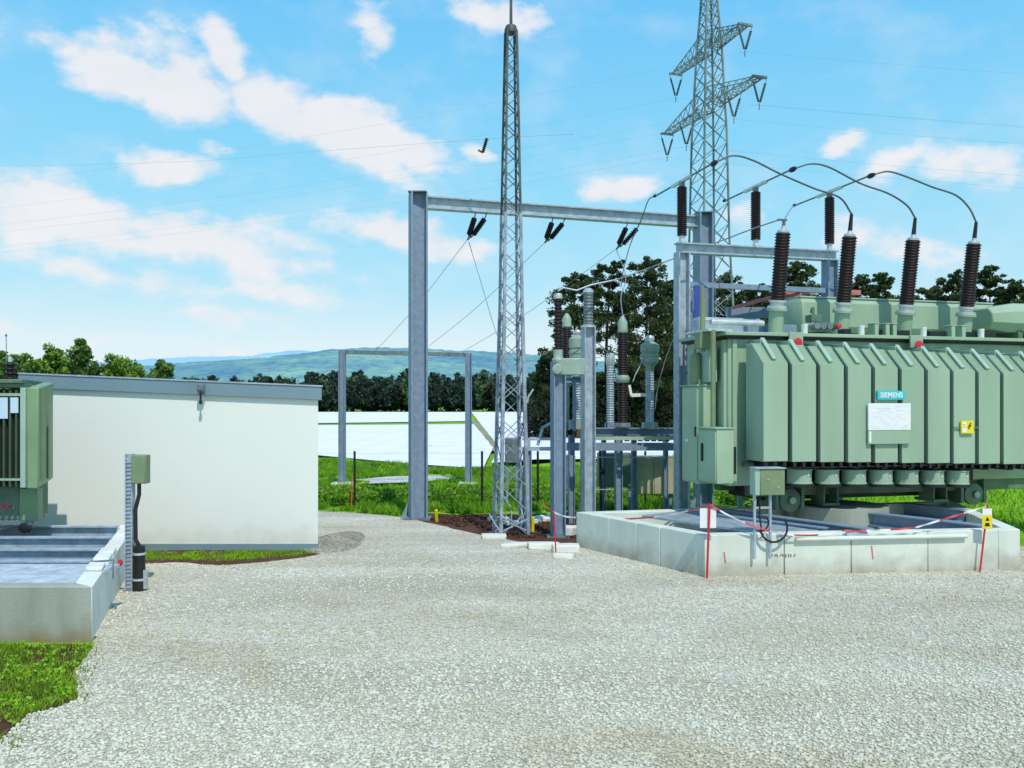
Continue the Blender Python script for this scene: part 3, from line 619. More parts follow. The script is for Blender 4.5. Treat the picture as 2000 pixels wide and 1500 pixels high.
obj('capping_pipe', MB().tube([bz(a,.545),bz((a+b)/2,.545),bz(b,.545)], .033, 10), 'conc', rb)
obj('joint_bracket', MB().bar(bz(fw(1652,.01),.60), bz(fw(1692,.01),.60), .05,.09,(0,0,1)), 'steel_lt', rb)
for px, y0, y1 in ((1414,1078,1100),(1702,1066,1092),(1243,1070,1085)):
    if px < 1375: continue
    mb = MB(); p = fw(px,.004); D = p.y; q0 = P(px,y0,D).z; q1 = P(px,y1,D).z; mb.bar(bz(p,q0), bz(fw(px+3,.004),q1), .02,.004,(fn.x,fn.y,0)); obj('spray_mark', mb, 'pinkred', rb)
mb = MB(); rr = random.Random(3)
for i in range(9):
    px = 1508+i*5.3; p = fw(px,.004); z = P(px,1085,p.y).z; mb.bar(bz(p,z-.02*rr.random()-.008), bz(fw(px+rr.uniform(-2,3),.004),z+.02), .014,.003,(fn.x,fn.y,0))
obj('stencil_mark', mb, 'rust', rb)

# ------------------------------------------------------------------ big transformer
ph = math.radians(15); TO = Vector((4.035,14,0))
T = thing('power_transformer', 'huge green oil filled power transformer with radiator banks and four brown bushings', 'transformer', TO, ph)
def TL(v):   # world -> transformer local
    r = Vector(v)-TO; return Vector((r.x*math.cos(ph)+r.y*math.sin(ph), -r.x*math.sin(ph)+r.y*math.cos(ph), r.z))
def TW(a, b, z): return TO+Vector((a*math.cos(ph)-b*math.sin(ph), a*math.sin(ph)+b*math.cos(ph), z))
tank = obj('tank', MB().box(-.2,7.6,.75,2.3,1.12,3.62), 'green', T, .03)
obj('tank_rib', MB().box(-.26,-.2,.80,.90,1.2,3.6).box(-.26,-.2,1.9,2.0,1.2,3.6).box(-.14,-.06,.70,.75,1.2,3.6), 'green', tank, .01)
obj('lid_flange', MB().box(-.33,7.7,.60,2.42,3.66,3.72), 'green', tank, .008)
obj('lid_gasket', MB().box(-.28,7.65,.68,2.37,3.62,3.66), 'black', tank)
obj('under_frame', MB().box(.3,6.9,.85,1.1,.92,1.12).box(.3,6.9,1.95,2.2,.92,1.12).box(1.9,2.1,.85,2.2,.93,1.1), 'green_dk', T, .01)
# radiator
PIT = .524
def radiator(k):
    a0 = k*PIT+.012; a1 = a0+.444; dz = -.014*k
    r = MB(); n = 16
    for i in range(n):
        b = i*.0345; zt = 3.18+min(.33, max(0, b)*.95)+dz; zb = 1.58+dz
        r.box(a0, a1, b, b+.029, zb, zt)
    ra = obj('radiator', r, 'green', T, .005)
    if k: obj('gap_shade', MB().box(a0-.074,a0-.006,.075,.50,zb+.02,3.20+dz), 'black', ra)  # solid black strip stands for the shade between two radiators
    mid = (a0+a1)/2-.01
    h = MB().bar((mid, .02, 3.23+dz), (mid, .40, 3.60+dz), .075, .035, (0,-.7,.7)); h.box(mid-.05,mid+.05,.36,.74,3.50+dz,3.58+dz)
    obj('top_header', h, 'green_lt', ra, .008)
    bh = MB().box(mid-.04,mid+.04,.05,.74,1.47+dz,1.565+dz)
    for q in (-.17,0,.17): bh.box(mid+q-.03,mid+q+.03,-.01,.05,1.50+dz,1.575+dz)
    obj('bottom_header', bh, 'black', ra)
    return ra
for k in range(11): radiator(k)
def fan(k):
    a = .86+k*PIT*1.0; dz = -.014*k; b = .30
    f = MB(); pr = [(.20,-.26),(.225,-.26),(.225,0),(.20,0),(.20,-.26)]
    f.lathe((a,b,1.43+dz),(0,0,1),[(.20,-.25),(.215,-.24),(.215,-.225),(.20,-.22),(.20,-.02),(.215,-.015),(.215,0),(.18,.0)],24)
    fo = obj('cooling_fan', f, 'green', T)
    obj('fan_guard', MB().lathe((a,b,1.44+dz),(0,0,1),[(.24,-.30),(.24,-.252),(.1,-.25)],18).box(a-.26,a+.26,.24,.32,1.135+dz,1.16+dz), 'black', fo)
    obj('fan_label', MB().lathe((a+.04,b-.200,1.34+dz),(0,-1,0),[(.022,0),(.022,.006)],10), 'white', fo)
for k in range(7): fan(k)
obj('header_pipe', MB().tube([(-.0,.62,1.50),(3.5,.62,1.46),(7,.62,1.40)], .05, 10), 'green_dk', T)
obj('fan_gap_shade', MB().box(.45,4.6,.56,.66,1.14,1.46), 'black', T)  # black box behind the fans, painting the dark gaps between them
obj('rail_gap_shade', MB().box(.45,5.0,.02,.52,1.455,1.475), 'black', T)  # black slab standing for the shade in the slot above the fans
# wheels and feet
for a in (.95,4.75):
    wl = obj('wheel', MB().lathe((a,.80,.86),(0,-1,0),[(.16,0),(.20,.02),(.20,.10),(.15,.12),(.07,.13),(.07,.18)],20), 'green_dk', T)
    obj('wheel_hub', MB().lathe((a,.67,.86),(0,-1,0),[(.06,0),(.06,.06)],10), 'green_lt', wl)
    obj('wheel_bracket', MB().box(a-.28,a-.22,.7,1.2,.70,1.12), 'green_dk', T); obj('wheel_bracket', MB().box(a+.22,a+.28,.7,1.2,.70,1.12), 'green_dk', T)
for a in (1.7,3.95): obj('jacking_foot', MB().box(a-.16,a+.16,.6,1.1,.75,.80).box(a-.15,a-.12,.62,1.0,.80,1.12).box(a+.12,a+.15,.62,1.0,.80,1.12), 'green_dk', T, .006)
obj('oil_pan', MB().box(.6,4.6,1.05,2.2,.83,1.1), 'black', T)  # black pan, drawn oversized so the shaded underside stays dark
# bushings
def bushing(k):
    a = 1.02+k*1.345; b = 1.30; ax = Vector((0,-.148,1)).normalized()
    t = obj('turret', MB().lathe((a,b,3.70),ax,[(.20,0),(.20,.03),(.13,.05),(.13,.46),(.18,.47),(.18,.51)],20), 'green', T)
    base = Vector((a,b,3.70))+ax*.51
    obj('mounting_flange', MB().lathe(base,ax,[(.17,0),(.17,.04),(.12,.05),(.12,.10),(.15,.11),(.15,.145),(.11,.15)],18), 'alu', t)
    s = base+ax*.15; Ls = 1.17
    bu = obj('bushing', MB().lathe(s,ax,sheds(Ls,23,.115,.140),18), 'brown', T)
    top = s+ax*Ls
    obj('head', MB().lathe(top,ax,[(.10,0),(.10,.04),(.05,.06),(.035,.12)],12), 'alu', bu)
    if k: 
        obj('sealing_end', MB().tube([top+ax*.10, top+ax*.40], .040, 10, .028), 'black', bu); end = top+ax*.40
    else:
        obj('terminal', MB().tube([top+ax*.1, top+ax*.2], .03, 8).bar(top+ax*.22-Vector((.12,0,0)), top+ax*.22+Vector((.05,0,0)), .05, .03), 'steel_dk', bu); end = top+ax*.22
    return TO+Matrix.Rotation(ph,3,'Z')@end
BT = [bushing(k) for k in range(4)]
# conservators
def chamfer_tank(a0, a1, b0, b1, z0, z1, c, endc=.12):
    cs = [(b0+c,z0),(b1-c,z0),(b1,z0+c),(b1,z1-c),(b1-c,z1),(b0+c,z1),(b0,z1-c),(b0,z0+c)]
    cb, cz = (b0+b1)/2, (z0+z1)/2; vs = []; n = 8
    for a, s in ((a0,.72),(a0+endc,1),(a1-endc,1),(a1,.72)): vs += [(a, cb+(b-cb)*s, cz+(z-cz)*s) for b, z in cs]
    fs = [tuple(range(n)), tuple(3*n+i for i in range(n))]+[(k*n+i, k*n+(i+1)%n, (k+1)*n+(i+1)%n, (k+1)*n+i) for k in range(3) for i in range(n)]
    return MB().add(vs, fs)
cn = obj('conservator', chamfer_tank(1.80,6.3,1.72,2.45,3.86,4.50,.10,.07), 'green', T, .02)
obj('conservator_rim', MB().box(1.86,6.24,1.78,2.40,4.495,4.525), 'green_lt', cn, .006)
for x_ in (2.4,4.0,5.6): obj('conservator_saddle', MB().box(x_,x_+.1,1.8,2.4,3.7,3.9), 'green_dk', cn)
c2 = obj('tap_changer_conservator', chamfer_tank(5.55,8.2,.95,2.05,3.88,4.42,.16,.42), 'green', T, .02)
obj('conservator_rim', MB().box(6.05,8.1,1.15,1.85,4.415,4.44), 'green_lt', c2, .006)
for x_ in (6.1,7.3): obj('conservator_saddle', MB().box(x_,x_+.1,1.05,1.9,3.7,3.9), 'green_dk', c2)
# lid fittings
for i, (a, bb) in enumerate(((1.45,.72),(1.57,.72),(1.70,.72),(1.84,.72))):
    vl = obj('valve', MB().lathe((a,bb+.1,3.86),(0,-1,0),[(.055,0),(.07,.02),(.07,.05),(.05,.06),(.05,.14),(.06,.15),(.06,.18)],12), 'steel_dk' if i < 3 else 'green_dk', T)
    if i == 3: obj('valve_cap', MB().lathe((a,bb-.09,3.86),(0,-1,0),[(.045,0),(.045,.04),(.02,.05)],12), 'red', vl)
obj('relay', MB().box(1.5,1.72,.9,1.1,3.95,4.08).tube([(1.6,1.0,4.0),(1.6,1.0,4.2),(1.9,1.5,4.2)],.03,8), 'green_dk', T, .01)
for a in (1.28,2.42,3.72,4.98): obj('surge_post', MB().lathe((a,.78,3.72),(0,0,1),[(.05,0),(.055,.02),(.055,.14),(.06,.15),(.06,.17)],10), 'white', T)
for a in (2.72,2.95,4.35,4.58,3.1): obj('lifting_lug', MB().box(a-.04,a+.04,.75,.95,3.72,3.93).box(a-.055,a+.055,.74,.96,3.93,3.95), 'green', T, .01)
for a, w_ in ((2.2,.14),(2.9,.2),(3.35,.3),(4.1,.35),(4.75,.2),(5.25,.3)): obj('lid_gap_shade', MB().box(a-w_/2,a+w_/2,.85,1.05,3.72,3.84), 'black', T, .01)  # black blocks stand for the shaded gaps between lid and conservator
for a in (.98,3.40):
    obj('lid_clamp', MB().box(a-.13,a+.13,.56,.60,3.50,3.73), 'green', T, .006)
    obj('valve_wheel', MB().lathe((a-.02,.50,3.55),(0,-1,0),[(.03,0),(.075,.005),(.075,.03),(.03,.035)],16), 'red', T)
for a in (5.9,6.05,6.25,6.5): obj('lid_pipe', MB().tube([(a,.7,3.55),(a,.7,3.85),(a+.1,.9,3.88)], .02, 6), 'green_dk', T)
# cabinets on the left end
def cabinet(name, a0, a1, b0, b1, z0, z1, m='cab'):
    c = obj(name, MB().box(a0,a1,b0,b1,z0,z1), m, T, .012)
    obj('door', MB().box(a0-.018,a0,b0+.02,b1-.02,z0+.03,z1-.03), m, c, .006)
    obj('canopy', MB().box(a0-.04,a1+.01,b0-.02,b1+.02,z1,z1+.02), 'green_lt', c, .004)
    return c
ca = cabinet('control_cabinet', -.58,-.26,1.09,1.70,1.14,2.82)
obj('door_label', MB().box(-.603,-.598,1.45,1.55,1.85,1.90), 'white', ca)
obj('handle', MB().box(-.62,-.60,1.14,1.17,1.95,2.12), 'black', ca)
cb = cabinet('control_cabinet', -.62,-.31,.37,1.00,1.20,2.10)
obj('handle', MB().box(-.66,-.638,.80,.86,1.55,1.85), 'black', cb, .006)
obj('cable_gland', MB().box(-.28,-.22,.45,.95,1.35,1.8), 'black', cb)
obj('riser_pipe', MB().tube([(-.50,.72,2.10),(-.50,.72,3.75)], .045, 10), 'olive', T)
obj('relay_box', MB().box(-.42,-.27,1.0,1.5,2.88,3.5), 'green_lt', T, .012)
obj('breather', MB().lathe((-.5,1.35,2.84),(0,0,1),[(.09,0),(.10,.02),(.10,.5),(.07,.56)],12), 'olive', T)
obj('cable_tray', MB().box(-.60,-.15,.7,1.6,3.73,3.77).tube([(-.45,.9,3.90),(.55,.9,3.90)],.05,10).tube([(-.6,1.2,3.97),(.7,1.2,3.97)],.02,8), 'alu', T)
obj('pipe_bundle', MB().tube([(-.55,1.0,3.4),(-.55,1.0,4.3)],.05,8).tube([(-.3,1.5,3.7),(-.3,1.5,4.6)],.03,8).box(-.65,-.45,.9,1.1,3.45,3.72), 'olive', T)
obj('marshalling_box', MB().box(-.1,1.15,2.0,2.3,3.78,4.10), 'steel_lt', T, .01)
obj('cable_duct', MB().box(.6,1.6,1.5,1.6,3.73,3.95), 'steel', T, .01)
# boards on the radiators
tb = obj('name_board', MB().box(2.12,2.66,-.045,-.012,2.58,2.73), 'teal', T, .004)
cu = bpy.data.curves.new('lettering', 'FONT'); cu.body = 'SIEMENS'; cu.size = .118; cu.extrude = .002; cu.align_x = 'CENTER'; cu.align_y = 'CENTER'; cu.offset = .0022
to = bpy.data.objects.new('tmp_text', cu); COL.objects.link(to); bpy.context.view_layer.update()
tm = bpy.data.meshes.new_from_object(to.evaluated_get(bpy.context.evaluated_depsgraph_get())); bpy.data.objects.remove(to)
tm.materials.clear(); tm.materials.append(M['white']); lt = bpy.data.objects.new('lettering', tm); COL.objects.link(lt); lt.parent = tb
lt.location = (2.39,-.048,2.655); lt.rotation_euler = (PI/2,0,0)
wb = obj('rating_board', MB().box(1.93,2.76,-.06,-.03,2.07,2.52), 'white', T, .004)
mb = MB(); rr = random.Random(5)
for j in range(11):
    x = 1.98
    while x < 2.68:
        l = rr.uniform(.02,.10)
        if rr.random() < .6: mb.box(x, min(2.71,x+l), -.0625,-.0605, 2.47-j*.036, 2.474-j*.036)
        x += l+.02
M['ink'] = mat('faded_ink', (.55,.55,.62), .6); obj('printed_lines', mb, 'ink', wb)
lp = obj('lower_panel', MB().box(1.93,2.76,-.055,-.025,1.84,2.065), 'green', T, .004)
obj('white_strip', MB().box(1.945,1.985,-.060,-.0555,1.87,2.05), 'white', lp)
yb = obj('warning_plate', MB().box(3.79,4.05,-.05,-.02,2.00,2.22), 'yellow', T, .004)
obj('pictogram', MB().box(3.81,3.89,-.054,-.0505,2.12,2.19).box(3.81,3.90,-.054,-.0505,2.02,2.09), 'white', yb)
obj('plate_mark', MB().bar((3.93,-.053,2.12),(3.99,-.053,2.18),.004,.018,(0,0,1)).bar((3.99,-.053,2.14),(3.93,-.053,2.08),.004,.018,(0,0,1)).box(3.815,3.865,-.056,-.0545,2.145,2.155), 'black', yb)
obj('mounting_strap', MB().box(3.66,3.79,-.035,-.02,2.09,2.11).box(4.05,4.15,-.035,-.02,2.09,2.11), 'green_dk', yb)

# ------------------------------------------------------------------ left transformer
S = thing('small_transformer', 'dark green finned transformer cut by the left edge of the photo', 'transformer', (-6.67,12.35,0))
mb = MB()
for i in range(34): mb.box(-3.2+i*.088,-3.2+i*.088+.03,.0,.45,1.33,2.70)
obj('cooling_fins', mb, 'fin2', S, .004)
obj('fin_gap_shade', MB().box(-3.2,-.24,.30,.5,1.30,2.72), 'black', S)  # black core stands for the shade between the fins
obj('corner_panel', MB().box(-.30,-.225,-.02,.3,1.32,2.74), 'green_lt', S, .006)
obj('top_rail', MB().box(-3.2,-.22,-.01,.04,2.62,2.66).box(-3.2,-.22,-.01,.04,1.42,1.45), 'green', S)
sp = obj('side_radiator', MB().add([(-.22,0,1.30),(-.05,0,1.30),(-.42,1.1,1.36),(-.60,1.1,1.36),(-.22,0,2.74),(-.05,0,2.74),(-.42,1.1,2.84),(-.60,1.1,2.84)],[(0,3,2,1),(4,5,6,7),(0,1,5,4),(1,2,6,5),(2,3,7,6),(3,0,4,7)]), 'sidegreen', S, .02)
obj('side_ridge', MB().box(-.13,-.09,.2,.24,1.4,2.72).box(-.26,-.23,.6,.64,1.4,2.74), 'olive', sp)
obj('lid', MB().prism([(-3.3,-.04),(-.26,-.04),(-.62,1.2),(-3.6,1.2)],2.80,2.86).box(-3.3,-.3,.0,.3,2.74,2.80), 'green_dk', S, .01)
obj('tank', MB().box(-3.1,-.52,.35,1.15,.82,1.34), 'green_dk', S, .015)
obj('base_side', MB().box(-.515,-.25,.34,.50,.80,1.28), 'sidegreen', S, .01)
obj('skid', MB().box(-3.1,-.35,.35,.45,.74,.82).box(-3.1,-.5,.9,1.0,.74,.82), 'steel_dk', S)
for x_ in (-.45,-1.1): obj('roller', MB().lathe((x_,.45,.70),(0,-1,0),[(.06,0),(.08,.02),(.08,.1),(.05,.11)],12), 'black', S)
obj('red_stripe', MB().box(-1.6,-.62,.335,.348,1.0,1.03), 'red', S)
for x0, x1, z0 in ((-.62,-.50,2.30),(-.46,-.35,2.38)):
    l_ = obj('sticker', MB().box(x0+.02,x1+.02,-.012,-.005,z0,2.60), 'label', S)
sb = obj('bushing', MB().lathe((-.68,.4,2.86),(0,0,1),sheds(.26,4,.05,.10),14), 'brown', S)
obj('terminal', MB().lathe((-.68,.4,3.12),(0,0,1),[(.03,0),(.03,.06),(.01,.08)],8), 'alu', sb)
rod = solo('lightning_rod', MB().tube([P(13,745,13.2),P(12,655,13.2)], .006, 5).lathe(P(12,658,13.2),(0,0,1),[(.005,0),(.02,.02),(.005,.05)],6), 'steel_dk', 'thin upright wire rod with a small knob above the left transformer', 'rod')

# left post with box
bp_ = G(254,1156); pst = thing('cable_post', 'galvanised strut post with olive junction box beside the left basin', 'cable post', bp_)
mb = MB().hbeam((0,0,0),(0,0,1.84),.10,.10,.012,(1,0,0))
for i in range(34): mb.box(-.035,.035,-.056,-.050,.06+i*.052,.075+i*.052)
obj('post', mb, 'steel_lt', pst); obj('base_plate', MB().box(-.09,.09,-.08,.08,0,.025), 'steel_dk', pst)
jb = obj('junction_box', MB().box(.055,.25,-.10,.06,1.45,1.83), 'olive', pst, .01); obj('box_lid', MB().box(.065,.24,-.112,-.10,1.46,1.82), 'olive', jb, .004)
obj('conduit', MB().tube([(.13,-.02,1.45),(.13,-.02,1.3),(.08,-.02,1.1),(.085,-.02,.7),(.13,-.02,.62)], .028, 8), 'black', pst)
cdt = obj('cable_sleeve', MB().tube([(.13,-.02,-.01),(.13,-.02,.62)], .085, 12, .075), 'black', pst)
obj('clamp', MB().lathe((.13,-.02,.50),(0,0,1),[(.086,0),(.086,.03)],12), 'alu', cdt); obj('clamp', MB().lathe((.13,-.02,.16),(0,0,1),[(.092,0),(.092,.03)],12).box(.20,.24,-.06,.0,.05,.3), 'alu', cdt)

# box stand on the front wall of the right basin
sp_ = fw(1497,.07); stand = thing('junction_box_stand', 'olive junction box on two thin steel legs fixed to the basin wall', 'junction box', (sp_.x,sp_.y,.30))
rz = math.atan2(fd.y, fd.x); stand.rotation_euler.z = rz
obj('leg', MB().box(-.225,-.195,-.02,.02,-.02,.93), 'steel_lt', stand); obj('leg', MB().box(.01,.04,-.02,.02,-.02,.93), 'steel_lt', stand)
obj('crossbar', MB().box(-.195,.01,-.012,.012,.70,.73), 'steel_lt', stand)
bx = obj('box', MB().box(-.16,.21,-.09,.12,.90,1.28), 'olive', stand, .012); obj('lit_box_side', MB().box(-.235,-.16,-.085,.115,.90,1.28), 'green_lt', stand, .008)  # lighter green side imitates light falling on that face
obj('lid_latch', MB().box(-.06,-.03,-.098,-.09,1.12,1.14).box(.1,.12,-.098,-.09,1.0,1.03), 'steel_lt', bx)
obj('box_roof', MB().box(-.24,.22,-.11,.13,1.281,1.295), 'steel_lt', bx)
mb = MB()
def arc(cx, cz, r, a0, a1, y): return [(cx+r*math.cos(math.radians(a0+(a1-a0)*i/14)), y, cz+r*math.sin(math.radians(a0+(a1-a0)*i/14))) for i in range(15)]
mb.tube(arc(.07,.42,.20,180,400,-.03), .016, 7); mb.tube([(-.13,0,.9),(-.14,-.02,.6),(-.12,-.03,.42)], .013, 6); mb.tube(arc(-.13,.5,.12,30,-100,-.02), .012, 6)
obj('cable_loop', mb, 'black', stand)

# ------------------------------------------------------------------ big portal
pa, pb = Vector((-2.04,18.9,0)), Vector((4.59,20.9,0)); pd = (pb-pa).normalized()
pg = thing('steel_portal', 'large blue grey steel portal with heavy posts and a long crossbeam', 'portal frame', pa)
for p, top in ((pa,7.08),(pb,7.08)):
    q = p-pa
    obj('post', MB().hbeam(q, q+Vector((0,0,top)), .36,.36,.035,pd), 'steel', pg)
    obj('base_plate', MB().box(q.x-.28,q.x+.28,q.y-.25,q.y+.25,.0,.05), 'steel_dk', pg)
    obj('post_cap', MB().box(q.x-.2,q.x+.2,q.y-.2,q.y+.2,top,top+.02), 'steel_dk', pg)
    obj('gusset', MB().add([(q.x-.03-.2,q.y-.2,.05),(q.x-.36,q.y-.2,.05),(q.x-.2,q.y-.2,.4),(q.x-.03-.2,q.y-.18,.05),(q.x-.36,q.y-.18,.05),(q.x-.2,q.y-.18,.4)],[(0,1,2),(5,4,3),(0,3,4,1),(1,4,5,2),(2,5,3,0)]), 'steel', pg)
obj('crossbeam', MB().hbeam(Vector((.15,0,6.88)), (pb-pa)+Vector((-.15,0,6.88)), .22,.27,.03,(0,0,1)), 'steel_lt', pg)
def beam_pt(px):
    k = (px-1000)/F0; t = (k*pa.y-pa.x)/(pd.x-k*pd.y); return pa+pd*t
YK = []
for i, (x1, x2, yx, yy, lb_) in enumerate(((929,951,913,468,'pair of dark ribbed tension insulators nearest the left portal post'),(1080,1104,1064,474,'middle pair of dark ribbed tension insulators under the portal beam'),(1226,1250,1204,486,'right pair of dark ribbed tension insulators beside the pylon'))):
    A = beam_pt(x1); A.z = 6.70; B = beam_pt(x2); B.z = 6.70; Y_ = P(yx, yy, A.y+.55); YK.append(Y_)
    r = thing('tension_insulator', lb_, 'insulator', A, 0, 'tension insulator pairs under the portal beam')
    for Q in (A, B):
        e = Q.lerp(Y_, .88)+Vector((.05 if Q is B else -.0,0,0)); dr = (e-Q); s0 = Q+dr*.16; Ls = dr.length*.74
        ins = obj('insulator', MB().lathe(s0-A, dr, sheds(Ls,9,.035,.066),12), 'brown', r)
        obj('fitting', MB().tube([Q-A+Vector((0,0,.06)), s0-A], .014, 6).tube([s0+dr.normalized()*Ls-A, e-A], .014, 6), 'steel_dk', ins)
    e1 = A.lerp(Y_,.88); e2 = B.lerp(Y_,.88)+Vector((.05,0,0))
    obj('yoke_plate', MB().bar(e1-A, e2-A, .03,.05,(0,0,1)).tube([(e1+e2)/2-A, Y_-A], .022, 6), 'steel_dk', r)

def cable(name, pts, r, m, label, cat='cable', group=None, n=18, nn_=6):
    # Catmull-Rom through the points
    pts = [Vector(p) for p in pts]; out = []
    ex = [pts[0]*2-pts[1]]+pts+[pts[-1]*2-pts[-2]]
    for i in range(1, len(ex)-2):
        for j in range(n):
            t = j/n; a, b, c, d = ex[i-1], ex[i], ex[i+1], ex[i+2]
            out.append(.5*((2*b)+(c-a)*t+(2*a-5*b+4*c-d)*t*t+(3*b-a-3*c+d)*t**3))
    out.append(pts[-1]); return solo(name, MB().tube(out, r, nn_), m, label, cat, group, 0, pts[0])
# far small portal
fa, fb = Vector((-5.19,26.6,0)), Vector((-1.33,26.6,0))
fp = thing('steel_portal', 'small slim steel portal standing in the grass before the white field', 'portal frame', fa)
for q, top in ((fa-fa,4.17),(fb-fa,4.08)):
    obj('post', MB().hbeam(q, q+Vector((0,0,top)), .2,.2,.02,(1,0,0)), 'steel', fp); obj('post_footing', MB().box(q.x-.3,q.x+.3,q.y-.3,q.y+.3,-.1,.12), 'concw', fp, .02)
obj('crossbeam', MB().bar((.1,0,4.10),(3.77,0,4.02),.10,.12), 'steel_dk', fp)
for (Yp, ex_, lb_) in ((YK[0],731,'thin wire from the left insulator pair down to the small portal'),(YK[1],822,'thin wire from the middle insulator pair down to the small portal'),(YK[2],902,'thin wire from the right insulator pair down to the small portal')):
    E = P(ex_,688,26.6); mid = Yp.lerp(E,.5)+Vector((0,0,-.12)); cable('conductor_wire', [Yp, mid, E], .006, 'cable_lt', lb_, 'wire', 'wires to the small portal')
cable('drop_wire', [YK[0]+Vector((.03,0,-.05)), P(942,560,19.2), P(966,640,18.6), P(1000,730,18), P(1029,778,17.3)], .010, 'cable_lt', 'drooping wire from the left insulator pair down behind the lattice mast', 'wire')
cable('drop_wire', [YK[2]+Vector((.0,0,-.02)), P(1222,540,19.2), P(1213,580,18.6), P(1216,615,18.0)], .010, 'cable_lt', 'drooping wire from the right insulator pair to the green capped instrument', 'wire')

# ------------------------------------------------------------------ lattice mast
MD = 16.7; mx = (998-1000)/F0*MD
mast = thing('lattice_mast', 'tall slender galvanised lattice mast with a lightning rod on top', 'lattice mast', (mx,MD,0), math.radians(15))
def hw(z):
    for (z0,w0),(z1,w1) in zip(((0,.27),(4.17,.178),(6.15,.150),(9.65,.092)),((4.17,.178),(6.15,.150),(9.65,.092),(20,.09))):
        if z <= z1: return w0+(w1-w0)*(z-z0)/(z1-z0)
lev = [0.02]; 
while lev[-1] < 9.4: lev.append(lev[-1]+hw(lev[-1])*1.75)
lev[-1] = 9.65
cn4 = ((-1,-1),(1,-1),(1,1),(-1,1))
for i, (sx, sy) in enumerate(cn4):
    lo = MB().bar((sx*hw(0),sy*hw(0),0),(sx*hw(4.17),sy*hw(4.17),4.17),.062,.062,(1,0,0)).bar((sx*hw(4.17),sy*hw(4.17),4.17),(sx*hw(6.15),sy*hw(6.15),6.15),.052,.052,(1,0,0))
    lg_ = obj('leg', lo, 'lattice', mast)
    obj('upper_leg', MB().bar((sx*hw(6.15),sy*hw(6.15),6.15),(sx*hw(9.65),sy*hw(9.65),9.65),.040,.040,(1,0,0)), 'latdark', lg_)
    obj('foot_plate', MB().box(sx*hw(0)-.09,sx*hw(0)+.09,sy*hw(0)-.09,sy*hw(0)+.09,-.02,.03), 'steel_dk', lg_)
bl, bu_ = MB(), MB()
for j, (z0, z1) in enumerate(zip(lev, lev[1:])):
    for i in range(4):
        a, b = cn4[i], cn4[(i+1)%4]
        if j % 2: a, b = b, a
        t = bl if z0 < 6.15 else bu_
        t.bar((a[0]*hw(z0),a[1]*hw(z0),z0),(b[0]*hw(z1),b[1]*hw(z1),z1),.019,.014)
        if z0 < 4.2 and j % 2 == 0: t.bar((b[0]*hw(z0),b[1]*hw(z0),z0),(a[0]*hw(z1),a[1]*hw(z1),z1),.022,.014)
obj('bracing', bl, 'lattice', mast); obj('upper_bracing', bu_, 'latdark', mast)
obj('top_cap', MB().lathe((0,0,9.62),(0,0,1),[(.13,0),(.13,.06),(.10,.14),(.05,.16)],10), 'latdark', mast)
obj('lightning_rod', MB().tube([(0,0,9.7),(0,0,10.9)], .032, 8, .022).tube([(0,0,10.9),(0,0,12.6)], .015, 6, .006), 'latdark', mast)
obj('footing', MB().box(-.5,.5,-.45,.45,-.2,.0), 'concw', mast, .03)
mb = MB().bar((-.27,-.27,.1),(.27,-.27,.34),.03,.02).bar((.27,-.27,.1),(-.27,-.27,.34),.03,.02).bar((-.5,-.3,.45),(-.25,-.28,.05),.02)
obj('base_brace', mb, 'steel_lt', mast)

# ------------------------------------------------------------------ second frame with post insulators and rods
u2 = Vector((.966,.26,0)); v2 = Vector((-.26,.966,0)); g0 = Vector((3.28,16.8,0))
sf = thing('busbar_gantry', 'pale blue grey steel frame with upper and lower crossbeams behind the transformer', 'steel frame', g0)
for s, m in ((.0,'steel_lt'),(3.28,'steel')):
    q = u2*s; obj('post', MB().hbeam(q, q+Vector((0,0,5.42)), .24,.24,.03,u2), m, sf)
obj('crossbeam', MB().hbeam(u2*-.12+Vector((0,0,5.515)), u2*3.42+Vector((0,0,5.515)), .2,.2,.025,(0,0,1)), 'steel_lt', sf)
obj('lower_crossbeam', MB().bar(u2*.13+Vector((0,-.02,4.82)), u2*3.15+Vector((0,-.02,4.80)), .08,.10), 'steel', sf)
obj('side_rail', MB().bar(u2*.24+Vector((0,.3,1.0)), u2*.24+Vector((0,.3,4.8)), .07,.07).bar(u2*.34+Vector((0,.4,1.0)), u2*.34+Vector((0,.4,4.75)), .05,.05), 'steel', sf)
obj('blue_upright', MB().bar(u2*.27+Vector((0,-.2,3.5)), u2*.27+Vector((0,-.2,4.78)), .10,.10), 'blue', sf)
mb = MB()
for z in (3.9,3.55,3.1,2.6,1.1): mb.bar(u2*.05+Vector((0,-.14,z)), u2*.42+Vector((0,-.05,z+.03)), .03,.05)
obj('bracket', mb, 'steel_dk', sf)
obj('cable_ladder', MB().box(.08,.12,-.20,-.16,.0,3.9).box(.24,.28,-.20,-.16,.0,3.9).box(.08,.28,-.19,-.17,2.9,2.93).box(.08,.28,-.19,-.17,3.3,3.33).box(.08,.28,-.19,-.17,2.4,2.43), 'steel_lt', sf)
obj('base_plate', MB().box(-.2,.2,-.2,.2,-.02,.03), 'steel_dk', sf)
RE = []
